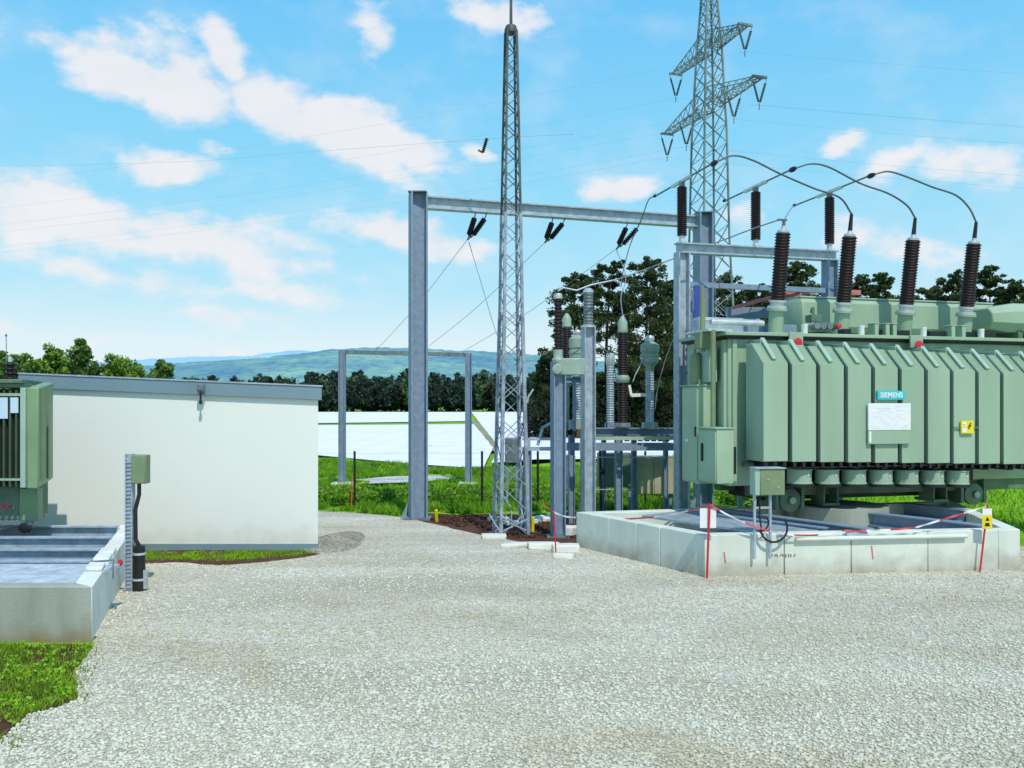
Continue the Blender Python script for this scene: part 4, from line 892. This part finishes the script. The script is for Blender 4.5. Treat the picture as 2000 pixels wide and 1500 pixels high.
def bus_support(s, lbl):
    b = g0+u2*s; b.z = 5.615
    r = thing('bus_support', lbl, 'bus support', b, 0, 'post insulators with horizontal rods on the frame')
    obj('pedestal', MB().lathe((0,0,0),(0,0,1),[(.10,0),(.10,.02),(.055,.03),(.055,.14)],12), 'alu', r)
    obj('insulator', MB().lathe((0,0,.14),(0,0,1),sheds(.94,24,.085,.102),16), 'brown', r)
    obj('head', MB().lathe((0,0,1.08),(0,0,1),[(.05,0),(.06,.04),(.06,.10)],10), 'steel_dk', r)
    z = 1.20
    rd = obj('rod', MB().tube([v2*1.27+Vector((0,0,z-.01)), -v2*1.33+Vector((0,0,z+.01))], .018, 8), 'steel_dk', r)
    obj('clamp', MB().bar(v2*.42+Vector((0,0,z-.01)), -v2*.40+Vector((0,0,z)), .07,.05,(0,0,1)), 'alu', rd)
    obj('rod_end', MB().lathe(-v2*1.18+Vector((0,0,z)), -v2, [(.02,0),(.045,.04),(.05,.12),(.03,.2)],10), 'black', rd); obj('rod_end', MB().lathe(v2*1.2+Vector((0,0,z)), v2, [(.02,0),(.035,.03),(.03,.08)],8), 'black', rd)
    RE.append((b+v2*1.27+Vector((0,0,z)), b-v2*1.38+Vector((0,0,z))))
bus_support(0,'dark post insulator with slanting rod, left one above the blue frame'); bus_support(1.594,'dark post insulator with slanting rod, middle one on the frame beam'); bus_support(3.27,'dark post insulator with slanting rod, right one nearest the third bushing')
gc = 'arched cables to the transformer bushings'
def arch(i, mids, lb_):
    A = RE[i][1]; B = BT[i+1]; n = len(mids)+1
    pts = [A]+[P(x,y,A.y+(B.y-A.y)*(k+1)/n) for k,(x,y) in enumerate(mids)]+[B]
    cable('arched_cable', pts, .017, 'cable', lb_, 'cable', gc, 8)
arch(0, [(1432,304),(1470,313),(1525,340),(1590,368),(1640,386)], 'arched cable from the left rod to the second bushing')
arch(1, [(1585,320),(1620,327),(1680,358),(1735,378),(1771,401)], 'arched cable from the middle rod to the third bushing')
arch(2, [(1735,335),(1770,345),(1820,365),(1866,381),(1892,405)], 'arched cable from the right rod to the fourth bushing')
cable('drop_cable', [RE[2][0], P(1542,412,17.5), BT[0]], .014, 'cable_lt', 'short cable from the right rod down to the first bushing')
cable('drop_cable', [RE[0][0], P(1266,392,18.6), P(1252,430,19), P(1232,475,19.4), P(1217,530,19.0), P(1213,560,18.8)], .012, 'cable', 'cable hanging from the left rod across the right insulator pair')
cable('long_cable', [BT[0]+Vector((-.1,0,0)), P(1470,447,16), P(1420,466,16.6), P(1330,500,17.6), P(1255,528,18), P(1205,546,17.6)], .012, 'cable_lt', 'long thin cable from the first bushing down to the switch arm')

# ------------------------------------------------------------------ red painted bars behind the transformer
mb = MB().bar(P(1432,601,17.8), P(1562,566,18.3), .09,.07).bar(P(1520,582,18.2), P(1628,564,18.6), .08,.06).bar(P(1600,568,18.5), P(1678,572,18.8), .12,.10)
rbq = solo('red_earthing_bars', mb, 'pinkred', 'faded red and white slanting switch bars behind the first bushing', 'switch bars')
rs_ = thing('red_bar_support', 'low pale blue steel rack carrying the red switch bars', 'steel rack', P(1500,640,18.3)*1)
rs_.location.z = 0
for px in (1445,1545,1640):
    q = P(px,600,18.3); obj('post', MB().box(q.x-rs_.location.x-.05,q.x-rs_.location.x+.05,-.05,.05,0,4.55), 'steel_lt', rs_)
q0, q1 = P(1420,610,18.2), P(1660,612,18.6); obj('rail', MB().bar(q0-rs_.location, q1-rs_.location, .1,.22), 'steel', rs_)

# ------------------------------------------------------------------ switchgear yard
def col_mb(pts_r, base): return base
def yard_post(px, ytop, D, w_, label, m='steel', name='steel_column', extra=None, gnd=0):
    q = P(px, ytop, D); r = thing(name, label, 'steel column', (q.x, D, gnd)); obj('column', MB().hbeam((0,0,0),(0,0,q.z-gnd), w_,w_,.02,(1,.27,0)), m, r)
    obj('base_plate', MB().box(-w_*.9,w_*.9,-w_*.9,w_*.9,0,.03).box(-w_*.45,w_*.45,-w_*.45,w_*.45,.03,.07), 'steel_dk', r); return r, q.z-gnd
r1, h1 = yard_post(1090,706,16.4,.235,'isolator pole with dark insulator and green gear head, nearest the basin corner', 'steel', 'isolator_pole')
s1 = F0/16.4
zz = lambda y, D: H0+(790-y)/F0*D
ins = obj('insulator', MB().lathe((0,0,zz(683,16.4)),(0,0,1),sheds(zz(584,16.4)-zz(683,16.4),14,.062,.082),14), 'brown', r1)
obj('insulator_cap', MB().lathe((0,0,zz(584,16.4)),(0,0,1),[(.08,0),(.09,.03),(.07,.10)],12), 'alu', ins)
obj('pole_head', MB().lathe((0,0,zz(708,16.4)),(0,0,1),[(.11,0),(.12,.05),(.09,.10),(.09,.24)],12), 'headg', r1)
gh = obj('gear_head', MB().box(-.05,.50,-.10,.16,zz(733,16.4),zz(700,16.4)).lathe((-.02,-.12,zz(722,16.4)),(0,-1,0),[(.10,0),(.10,.06)],12), 'headg', r1, .02)
obj('earthing_arm', MB().tube([(0,0,zz(568,16.4)),(.1,0,zz(562,16.4)),(.35,0.02,zz(567,16.4)),(.62,.05,zz(556,16.4)),(1.12,.3,zz(545,16.6))], .016, 8), 'steel_lt', r1)
r2, h2 = yard_post(1149,640,16.9,.225,'tall pale isolator pole with grey upper insulator right of its darker twin', 'steel_lt', 'isolator_pole')
obj('flange', MB().lathe((0,0,h2),(0,0,1),[(.15,0),(.15,.04),(.08,.06)],14), 'alu', r2)
i2 = obj('insulator', MB().lathe((0,0,h2+.05),(0,0,1),sheds(zz(572,16.9)-h2-.05,10,.088,.10),14), 'steel_dk', r2)
obj('cap', MB().lathe((0,0,zz(572,16.9)),(0,0,1),[(.1,0),(.10,.05),(.05,.09)],12), 'alu', i2)
def apparatus(px, D, base_y, pieces, name, label, cat, top_steel=None):
    q = P(px, base_y, D); r = thing(name, label, cat, (q.x, D, q.z)); z = 0
    par = None
    for nm, y0, y1, kind, rad, m in pieces:
        z0 = zz(y0,D)-q.z; z1 = zz(y1,D)-q.z; h = z1-z0; rr_ = rad/F0*D
        if kind == 'shed': mb = MB().lathe((0,0,z0),(0,0,1),sheds(h,max(4,int(h/.05)),rr_*.86,rr_),14)
        elif kind == 'cap': mb = MB().lathe((0,0,z0),(0,0,1),[(rr_,0),(rr_*1.12,h*.1),(rr_,h*.2),(rr_,h*.6),(rr_*.6,h*.85),(rr_*.25,h)],14)
        elif kind == 'box': mb = MB().box(-rr_,rr_,-rr_,rr_,z0,z1)
        elif kind == 'head': mb = MB().lathe((0,0,z0),(0,0,1),[(rr_*.45,0),(rr_*.5,h*.14),(rr_*.78,h*.26),(rr_*.95,h*.30),(rr_*.95,h*.48),(rr_*1.02,h*.50),(rr_*1.02,h*.58),(rr_*.88,h*.60),(rr_*.88,h*.64),(rr_,h*.66),(rr_,h*.90),(rr_*.8,h*.94),(rr_*.5,h)],18)
        elif kind == 'ring': mb = MB().lathe((0,0,z0),(0,0,1),[(rr_*.8,0),(rr_,h*.3),(rr_,h*.7),(rr_*.8,h)],14)
        obj(nm, mb, m, r, .004 if kind == 'box' else 0)
    return r
apparatus(1216,18,834,[('base',834,826,'box',14,'steel_dk'),('lower_insulator',826,748,'shed',10,'brown'),('middle_flange',748,733,'ring',14,'headg'),('upper_insulator',733,650,'shed',10,'brown'),('cap',650,617,'cap',9.5,'headg')],'voltage_transformer','tall two stage dark insulator with pointed green cap','voltage transformer')
apparatus(1269,18.3,838,[('base',838,825,'box',14,'headg'),('column',825,725,'shed',9,'steel_lt'),('head',725,668,'head',18,'headg'),('top_cap',668,656,'ring',9,'alu')],'current_transformer','grey ribbed column with large green banded head right of the dark insulator','current transformer')
apparatus(1128,18.0,838,[('base',838,820,'box',16,'headg'),('column',820,727,'shed',10,'steel_lt'),('head',727,655,'head',17,'headg'),('top_cap',655,645,'ring',8,'alu')],'current_transformer','grey ribbed column with green head half hidden behind the pale isolator pole','current transformer')
apparatus(1107,18.6,838,[('base',838,825,'box',10,'steel_dk'),('rod',825,700,'ring',5,'headg'),('insulator',700,640,'shed',9,'brown'),('cap',640,612,'cap',9,'headg')],'voltage_transformer','short dark insulator with blunt green cap between the two isolator poles','voltage transformer')
apparatus(1192,19.0,836,[('base',836,826,'box',10,'steel'),('column',826,715,'shed',8,'steel_lt'),('elbow',715,690,'ring',9,'alu')],'surge_arrester','slim grey ribbed column left of the tall dark insulator','surge arrester')
solo('link_bar', MB().bar(P(1232,772,18.0), P(1262,771,18.2), .06,.07).bar(P(1233,772,18.0),P(1229,752,18.0),.05), 'white', 'short white link between the dark insulator and the grey column', 'link bar')
cable('looped_cable', [P(1330,632,17.6), P(1304,690,17.9), P(1286,752,18.1), P(1279,800,18.2)], .011, 'cable_lt', 'thin cable falling from the blue frame past the right instrument head', 'cable')
cable('looped_cable', [P(1258,700,18.2), P(1243,728,18.1), P(1236,745,18.05)], .011, 'cable_lt', 'short slack cable between the two tall instruments', 'cable')
cable('looped_cable', [P(1120,690,17.4), P(1160,668,17.6), P(1192,693,18.8)], .011, 'cable_lt', 'slack cable from the gear head to the slim surge arrester', 'cable')
solo('cross_support', MB().hbeam(P(1096,742,17.2), P(1142,742,17.6), .10,.12,.015,(0,0,1)).bar(P(1122,742,17.4), P(1122,842,17.4), .06), 'steel', 'short blue grey cross support between the two isolator poles', 'steel support')
t1 = thing('equipment_table', 'blue grey steel table carrying the instrument columns in the yard', 'steel table', (P(1208,900,18).x,18,0))
bx0 = P(1148,843,18)-t1.location; bx1 = P(1322,843,18.4)-t1.location
obj('top_beam', MB().hbeam(bx0,bx1,.22,.16,.02,(0,0,1)), 'steel', t1)
l0 = P(1100,871,17.9)-t1.location; l1 = P(1322,871,18.3)-t1.location; obj('lower_beam', MB().bar(l0+Vector((0,-.3,0)),l1+Vector((0,-.3,0)),.1,.16), 'steel', t1)
g_0 = P(1158,856,17.4)-t1.location; g_1 = P(1318,856,17.6)-t1.location; obj('green_rail', MB().bar(g_0,g_1,.08,.07), 'cab', t1)
for px, D, wd in ((1208,18,.14),(1179,18.8,.09),(1238,18.8,.10),(1300,18.8,.09),(1140,18.3,.12),(1116,18.2,.12)):
    q = P(px,850,D)-t1.location; obj('leg', MB().hbeam((q.x,q.y,0),(q.x,q.y,q.z),wd,wd,.015,(1,.2,0)), 'steel', t1)
obj('tie_bar', MB().bar(P(1160,893,17.9)-t1.location,P(1320,893,18.2)-t1.location,.02).bar(P(1160,956,17.9)-t1.location,P(1240,956,18.2)-t1.location,.02), 'steel_lt', t1)
mb = MB(); rr = random.Random(8)
for i in range(7):
    q = P(1225+i*13,858,17.8)-t1.location; mb.box(q.x-.05,q.x+.04,q.y-.05,q.y+.05,q.z-.04,q.z+.06*rr.random()+.02)
obj('clamp_block', mb, 'black', t1)
def yard_cab(x0, x1, y0, y1, D, m, label, doors=2, dep=.5, legs=True):
    a = P(x0,y1,D); b = P(x1,y0,D); r = thing('control_cabinet', label, 'cabinet', (a.x,D,0))
    w_ = b.x-a.x; c = obj('body', MB().box(0,w_,0,dep,a.z,b.z), m, r, .01)
    for k in range(doors): obj('door', MB().box(w_*k/doors+.012,w_*(k+1)/doors-.012,-.02,-.001,a.z+.02,b.z-.02), m, r, .004)
    obj('handle', MB().box(w_*.06,w_*.09,-.04,-.02,(a.z+b.z)/2-.1,(a.z+b.z)/2+.1), 'alu', r)
    if legs:
        for x in (.03,w_-.09): obj('leg', MB().box(x,x+.06,.05,.11,-.1,a.z), 'steel', r)
    return r
M['tan'] = mat('light_tan_olive', (.46,.44,.28), .55, var=.08, scale=3)  # tan base lightened to offset the shade cast on the cabinet
yard_cab(1238,1316,892,966,18.9,'tan','olive brown two door control cabinet on legs under the steel table',2)
yard_cab(1170,1236,886,952,20.0,'green_dk','dark green single door cabinet left of the olive brown one',1)
yard_cab(1098,1124,890,958,19.5,'steel_dk','narrow grey cabinet between the two isolator poles',1)
yard_cab(986,1014,856,905,21.5,'steel_dk','small grey box seen through the legs of the lattice mast',1)
sv = solo('valve_block', MB().lathe(P(1176,920,18.6),(0,-1,0),[(.06,0),(.07,.04),(.03,.1)],10).tube([P(1172,880,18.6),P(1174,1000,18.6)],.03,8), 'black', 'black cable down pipe with round joint left of the dark green cabinet', 'pipe')
r3, h3 = yard_post(1030,880,17.0,.14,'short steel column with slim dark insulator right beside the lattice mast','steel','isolator_pole')
i3 = obj('insulator', MB().lathe((0,0,h3+.25),(0,0,1),sheds(.68,11,.05,.075),12), 'brown', r3)
obj('column_head', MB().box(-.2,.5,-.06,.06,h3,h3+.07).box(-.06,.06,-.06,.06,h3+.07,h3+.25).box(-.1,.55,-.05,.05,h3+.2,h3+.24), 'steel_lt', r3)
obj('top_terminal', MB().tube([(0,0,h3+.93),(.02,0,h3+1.05),(.12,0,h3+1.2)],.02,6), 'alu', i3)
obj('drive_rod', MB().tube([(-.3,-.1,.1),(-.32,-.1,.5),(-.62,-.1,.95)],.014,6).tube([(.2,0,h3+.1),(.3,0,h3+.45),(.5,.1,h3+.55)],.03,6), 'steel_lt', r3)

# ------------------------------------------------------------------ big pylon
PD = 60.0; px0 = (1385-1000)/F0*PD; PY = thing('transmission_pylon', 'tall distant lattice transmission pylon with two slanting crossarms', 'pylon', (px0,PD,0), math.atan2(-11.4,3.7)+PI/2-math.radians(0))
def pw(z):
    k = ((0,1.5),(14,.98),(21,.86),(27,.62),(30,.42),(38,.15))
    for (z0,w0),(z1,w1) in zip(k,k[1:]):
        if z <= z1: return w0+(w1-w0)*(z-z0)/(z1-z0)
    return .15
PYr = PY.rotation_euler.z
for sx, sy in cn4:
    mb = MB(); zs = [0,14,21,27,30,34]
    for z0, z1 in zip(zs, zs[1:]): mb.bar((sx*pw(z0),sy*pw(z0),z0),(sx*pw(z1),sy*pw(z1),z1),.11,.11,(1,0,0))
    obj('leg', mb, 'pylon', PY)
mb = MB(); z = 0
while z < 33:
    z1 = z+pw(z)*1.5
    for i in range(4):
        a, b = cn4[i], cn4[(i+1)%4]
        mb.bar((a[0]*pw(z),a[1]*pw(z),z),(b[0]*pw(z1),b[1]*pw(z1),z1),.05,.04); mb.bar((b[0]*pw(z),b[1]*pw(z),z),(a[0]*pw(z1),a[1]*pw(z1),z1),.05,.04)
    z = z1
obj('bracing', mb, 'pylon', PY)
Ri = Matrix.Rotation(-PYr,3,'Z')
def pl(v): return Ri@(Vector(v)-Vector((px0,PD,0)))
TIP = []
for nm, zc, e in (('lower',22.9,((1303,262,65.7),(1483,150,54.3))),('upper',26.9,((1320,145,64.2),(1455,48,55.8)))):
    for s, (ex, ey, eD) in enumerate(e):
        tip = pl(P(ex,ey,eD)); mb = MB(); w0 = pw(zc); ax = Vector((tip.x,tip.y,0)).normalized(); sd_ = Vector((-ax.y,ax.x,0)); n = 7
        def pt(t, side, up): 
            c = ax*(Vector((tip.x,tip.y,0)).length*t); return c+sd_*side*(w0*.8*(1-t)+.32*t)+Vector((0,0,tip.z+up*(1-t)*1.35))
        for side in (-1,1):
            mb.bar(pt(.06,side,0),pt(1,side,0),.075,.075); mb.bar(pt(.06,side*.8,1),pt(1,side,.0),.055,.055)
            for k in range(n):
                t0, t1 = .06+.94*k/n, .06+.94*(k+1)/n; mb.bar(pt(t0,side,0),pt((t0+t1)/2,side*.9,1),.035,.035); mb.bar(pt((t0+t1)/2,side*.9,1),pt(t1,side,0),.035,.035)
        for k in range(n):
            t0, t1 = .06+.94*k/n, .06+.94*(k+1)/n; mb.bar(pt(t0,-1,0),pt(t1,1,0),.035,.035); mb.bar(pt(t1,-1,0),pt(t0,1,0),.035,.035); mb.bar(pt(t1,-1,0),pt(t1,1,0),.04,.04)
        mb.bar(pt(1,-1.6,0),pt(1,1.6,0),.22,.12)
        arm = obj('crossarm', mb, 'pylon', PY)
        pts = [1.0]+([.52] if nm == 'lower' else [])
        for t in pts:
            c = pt(t,0,0); c.z = tip.z; vt = c+Vector((0,0,-1.75)); TIP.append(vt.copy())
            m2 = MB()
            for sg in (-1,1):
                st = c+sd_*sg*.55; m2.tube([st, st.lerp(vt,.2)], .02, 4); m2.lathe(st.lerp(vt,.2), vt-st, sheds((vt-st).length*.7,12,.05,.09),8)
            m2.tube([vt+Vector((0,0,.12)), vt+Vector((0,0,-.3))], .03, 5); obj('insulator_string', m2, 'latdark', PY)
Rw = Matrix.Rotation(PYr,3,'Z'); TW_ = [Rw@v+Vector((px0,PD,0)) for v in TIP]
# overhead conductors: run across to the left and right of the pylon
dirL = Vector((-.94,.34,0))
for i, tp in enumerate(TW_):
    e = tp+Vector((-190,60,6)); n = 16; pts = [tp.lerp(e,k/n)+Vector((0,0,-26*(k/n)*(1-k/n))) for k in range(n+1)]
    e2 = tp+Vector((190,-20,0)); pts2 = [tp.lerp(e2,k/n)+Vector((0,0,-26*(k/n)*(1-k/n))) for k in range(n+1)]
    nmn = ['far tip of the lower arm','near middle of the lower arm','near tip of the lower arm','middle of the lower arm','far tip of the upper arm','near tip of the upper arm'][i]
    solo('overhead_line', MB().tube(pts[::-1]+pts2[1:], .0045, 4), 'cable_lt', 'thin high voltage line strung through the '+nmn+' of the pylon', 'overhead line', 'overhead lines of the pylon', 0, tp)
# dark insulator on a thin high wire left of the mast
hi = thing('hanging_insulator', 'small dark tilted insulator hanging on a high wire left of the mast top', 'insulator', P(943,300,40))
q0 = P(951,270,40)-hi.location; q1 = P(943,298,40)-hi.location
obj('insulator', MB().lathe(q0, q1-q0, sheds((q1-q0).length,8,.05,.10),8), 'brown', hi); obj('fitting', MB().tube([q1,P(934,293,40)-hi.location],.05,6), 'latdark', hi)
cable('high_wire', [P(-300,330,75), P(300,318,62), P(600,297,55), P(943,272,40), P(1120,262,34)], .006, 'cable_lt', 'thin high wire crossing the clouds at the left of the mast', 'wire')

# ------------------------------------------------------------------ fence, stakes, tape
fen = thing('wire_fence', 'thin wire mesh fence on slim dark posts behind the yard', 'fence', (-4,20.9,0))
FX = [-9.5,-6.6,-3.78,-.72,.62,3.2,5.9]
for x in FX: obj('post', MB().tube([(x+4,0,-.05),(x+4,0,1.38)], .028, 8), 'black', fen)
mb = MB()
for z in (1.33,1.0,.7,.4,.12): mb.bar((-5.5,0,z),(9.9,0,z),.004,.004)
obj('wire', mb, 'steel_dk', fen)
def stake(p, q, r, m, label, cat='stake', group=None, nm='marker_stake'): return solo(nm, MB().tube([p,q], r, 7), m, label, cat, group, 0, p)
stake(G(686,996), P(688,930,20.6), .014, 'orange', 'thin orange marker stake beside the left dark fence post')
stake(G(853,1020), P(852,996,18.4), .035, 'yellow', 'short yellow marker cap right of the big portal post')
stake(G(1040,1041), P(1041,1010,16.9), .035, 'yellow', 'short yellow marker cap between the mast and the first isolator pole')
stake(Vector((P(1086,1085,14.4).x,14.4,0)), P(1082,1000,14.4), .012, 'red', 'thin red stake in front of the first isolator pole')
solo('cable_marker', MB().lathe(P(755,914,34),(0,0,1),[(.16,0),(.14,.08),(.04,.25)],10), 'orange', 'small orange marker in the grass beyond the fence', 'marker')
s1b = fw(1376,.10); s1t = P(1386,985,s1b.y-.05); stake(Vector((s1b.x,s1b.y,0)), s1t, .016, 'red', 'red stake at the front corner of the basin carrying the tape end', group=None)
s2b = fw(1905,.10); s2t = P(1929,985,s2b.y-.03); stake(Vector((s2b.x,s2b.y,0)), s2t, .014, 'red', 'leaning red stake with a yellow warning sign at the right end of the basin')
sg = thing('warning_sign', 'yellow warning sign with black figure tied to the leaning red stake', 'warning sign', s2t+Vector((-.03,-.02,-.36)))
sb_ = obj('sign_plate', MB().box(-.065,.085,-.006,.0,.0,.20), 'yellow', sg, .003); obj('sign_top', MB().box(-.06,.08,-.006,.0,.202,.30), 'white', sg, .003)
tri = MB().add([(-.02,-.009,.12),(.045,-.009,.12),(.012,-.009,.18)],[(0,1,2)]).add([(-.03,-.009,.04),(.05,-.009,.04),(.035,-.009,.09),(-.015,-.009,.09)],[(0,1,2,3)]); obj('figure', tri, 'black', sb_)
wt = solo('white_tag', MB().box(s1t.x-.13,s1t.x+.10,s1t.y+.03,s1t.y+.04,s1t.z-.34,s1t.z-.06), 'white', 'white paper tag tied to the red stake at the basin corner', 'tag')
M['tape'] = bpy.data.materials.new('red_white_tape'); M['tape'].use_nodes = True
_n = M['tape'].node_tree.nodes; _l = M['tape'].node_tree.links; _g = _n.new('ShaderNodeNewGeometry'); _s = _n.new('ShaderNodeSeparateXYZ'); _l.new(_g.outputs['Position'], _s.inputs[0])
_m = _n.new('ShaderNodeMath'); _m.operation = 'MULTIPLY'; _m.inputs[1].default_value = 1.35; _l.new(_s.outputs[0], _m.inputs[0]); _f = _n.new('ShaderNodeMath'); _f.operation = 'FRACT'; _l.new(_m.outputs[0], _f.inputs[0])
_c = _n.new('ShaderNodeValToRGB'); _c.color_ramp.interpolation = 'CONSTANT'; _c.color_ramp.elements[0].color = (.75,.72,.70,1); _c.color_ramp.elements[1].position = .5; _c.color_ramp.elements[1].color = (.60,.07,.08,1)
_l.new(_f.outputs[0], _c.inputs[0]); _l.new(_c.outputs[0], _n['Principled BSDF'].inputs['Base Color'])
def tape(pts, label):
    mb = MB(); vs = []; fs = []; K = 26
    for i in range(len(pts)-1):
        a, b, sag = Vector(pts[i][0]), Vector(pts[i+1][0]), pts[i][1]
        for j in range(K+1):
            t = j/K; p = a.lerp(b,t)+Vector((0,0,-4*sag*t*(1-t))); tw = .5*math.sin(j*.9+i); w_ = .014
            o = Vector((0, math.sin(tw)*w_, math.cos(tw)*w_)); vs += [p-o, p+o]
    n = len(vs)//2; fs = [(2*i,2*i+1,2*i+3,2*i+2) for i in range(n-1)]
    return solo('barrier_tape', mb.add(vs, fs), 'tape', label, 'barrier tape', None, 0, pts[0][0])
tape([(P(1060,985,15.6),.10),(P(1140,1008,15.1),.03),(P(1250,1012,14.0),.04),(s1t,0)], 'red and white tape lying along the left wall of the basin')
tape([(s1t,.22),(P(1650,1036,12.7),.02),(P(1790,1030,12.8),.0),(s2t+Vector((-.01,0,-.03)),0)], 'red and white tape sagging along the front of the transformer basin')
# white concrete rubble slabs around the mast foot
rr = random.Random(12)
for i, (px, py, w_, d_, h_, lb_) in enumerate(((965,1052,.5,.35,.07,'flat white slab just left of the mast foot'),(1010,1068,.55,.3,.06,'long white slab in front of the mast foot'),(1062,1072,.6,.32,.10,'thick white slab between the mast and the first isolator pole'),(1105,1078,.5,.3,.12,'white block touching the left corner of the basin'),(1108,1045,.42,.5,.16,'raised white block behind the first isolator pole'),(1050,1020,.7,.4,.10,'pale slab half sunk in the red brown soil'),(975,1018,.45,.35,.08,'small pale slab behind the mast foot'),(1008,1028,.4,.3,.10,'crooked pale slab right behind the mast legs'),(1100,1092,.35,.18,.08,'smallest white slab at the gravel edge before the basin'))):
    q = G(px,py); mb = MB().prism([(-w_/2,-d_/2),(w_*.4,-d_*.55),(w_/2,d_*.3),(w_*.2,d_/2),(-w_*.45,d_*.4)], 0, h_)
    o = obj('concrete_slab', mb, 'concw', None, .015, (q.x,q.y,.01)); o.rotation_euler = (rr.uniform(-.06,.06), rr.uniform(-.06,.06), rr.uniform(-.5,.5)); tag(o, lb_, 'slab', 'broken white slabs around the mast')
sx_ = RNG.uniform(-2.0,1.3,420); sy_ = RNG.uniform(16.2,19.6,420); ok_ = inpoly(sx_, sy_, [tuple(G(a,b)[:2]) for a,b in ((835,1015),(860,1006),(960,1006),(1115,1003),(1120,1052),(1010,1052),(920,1036))]); C = np.stack([sx_[ok_], sy_[ok_], np.full(ok_.sum(),.02)],1)
V, T_ = tri_cloud(C, np.full(len(C),.10), 9000, .04, ((.045,.02,.012),(.15,.075,.05)), .4); tag(crown_obj('soil_clods', V, T_, 'stone'), 'crumbly red brown soil clods around the mast foot', 'soil', kind='stuff')
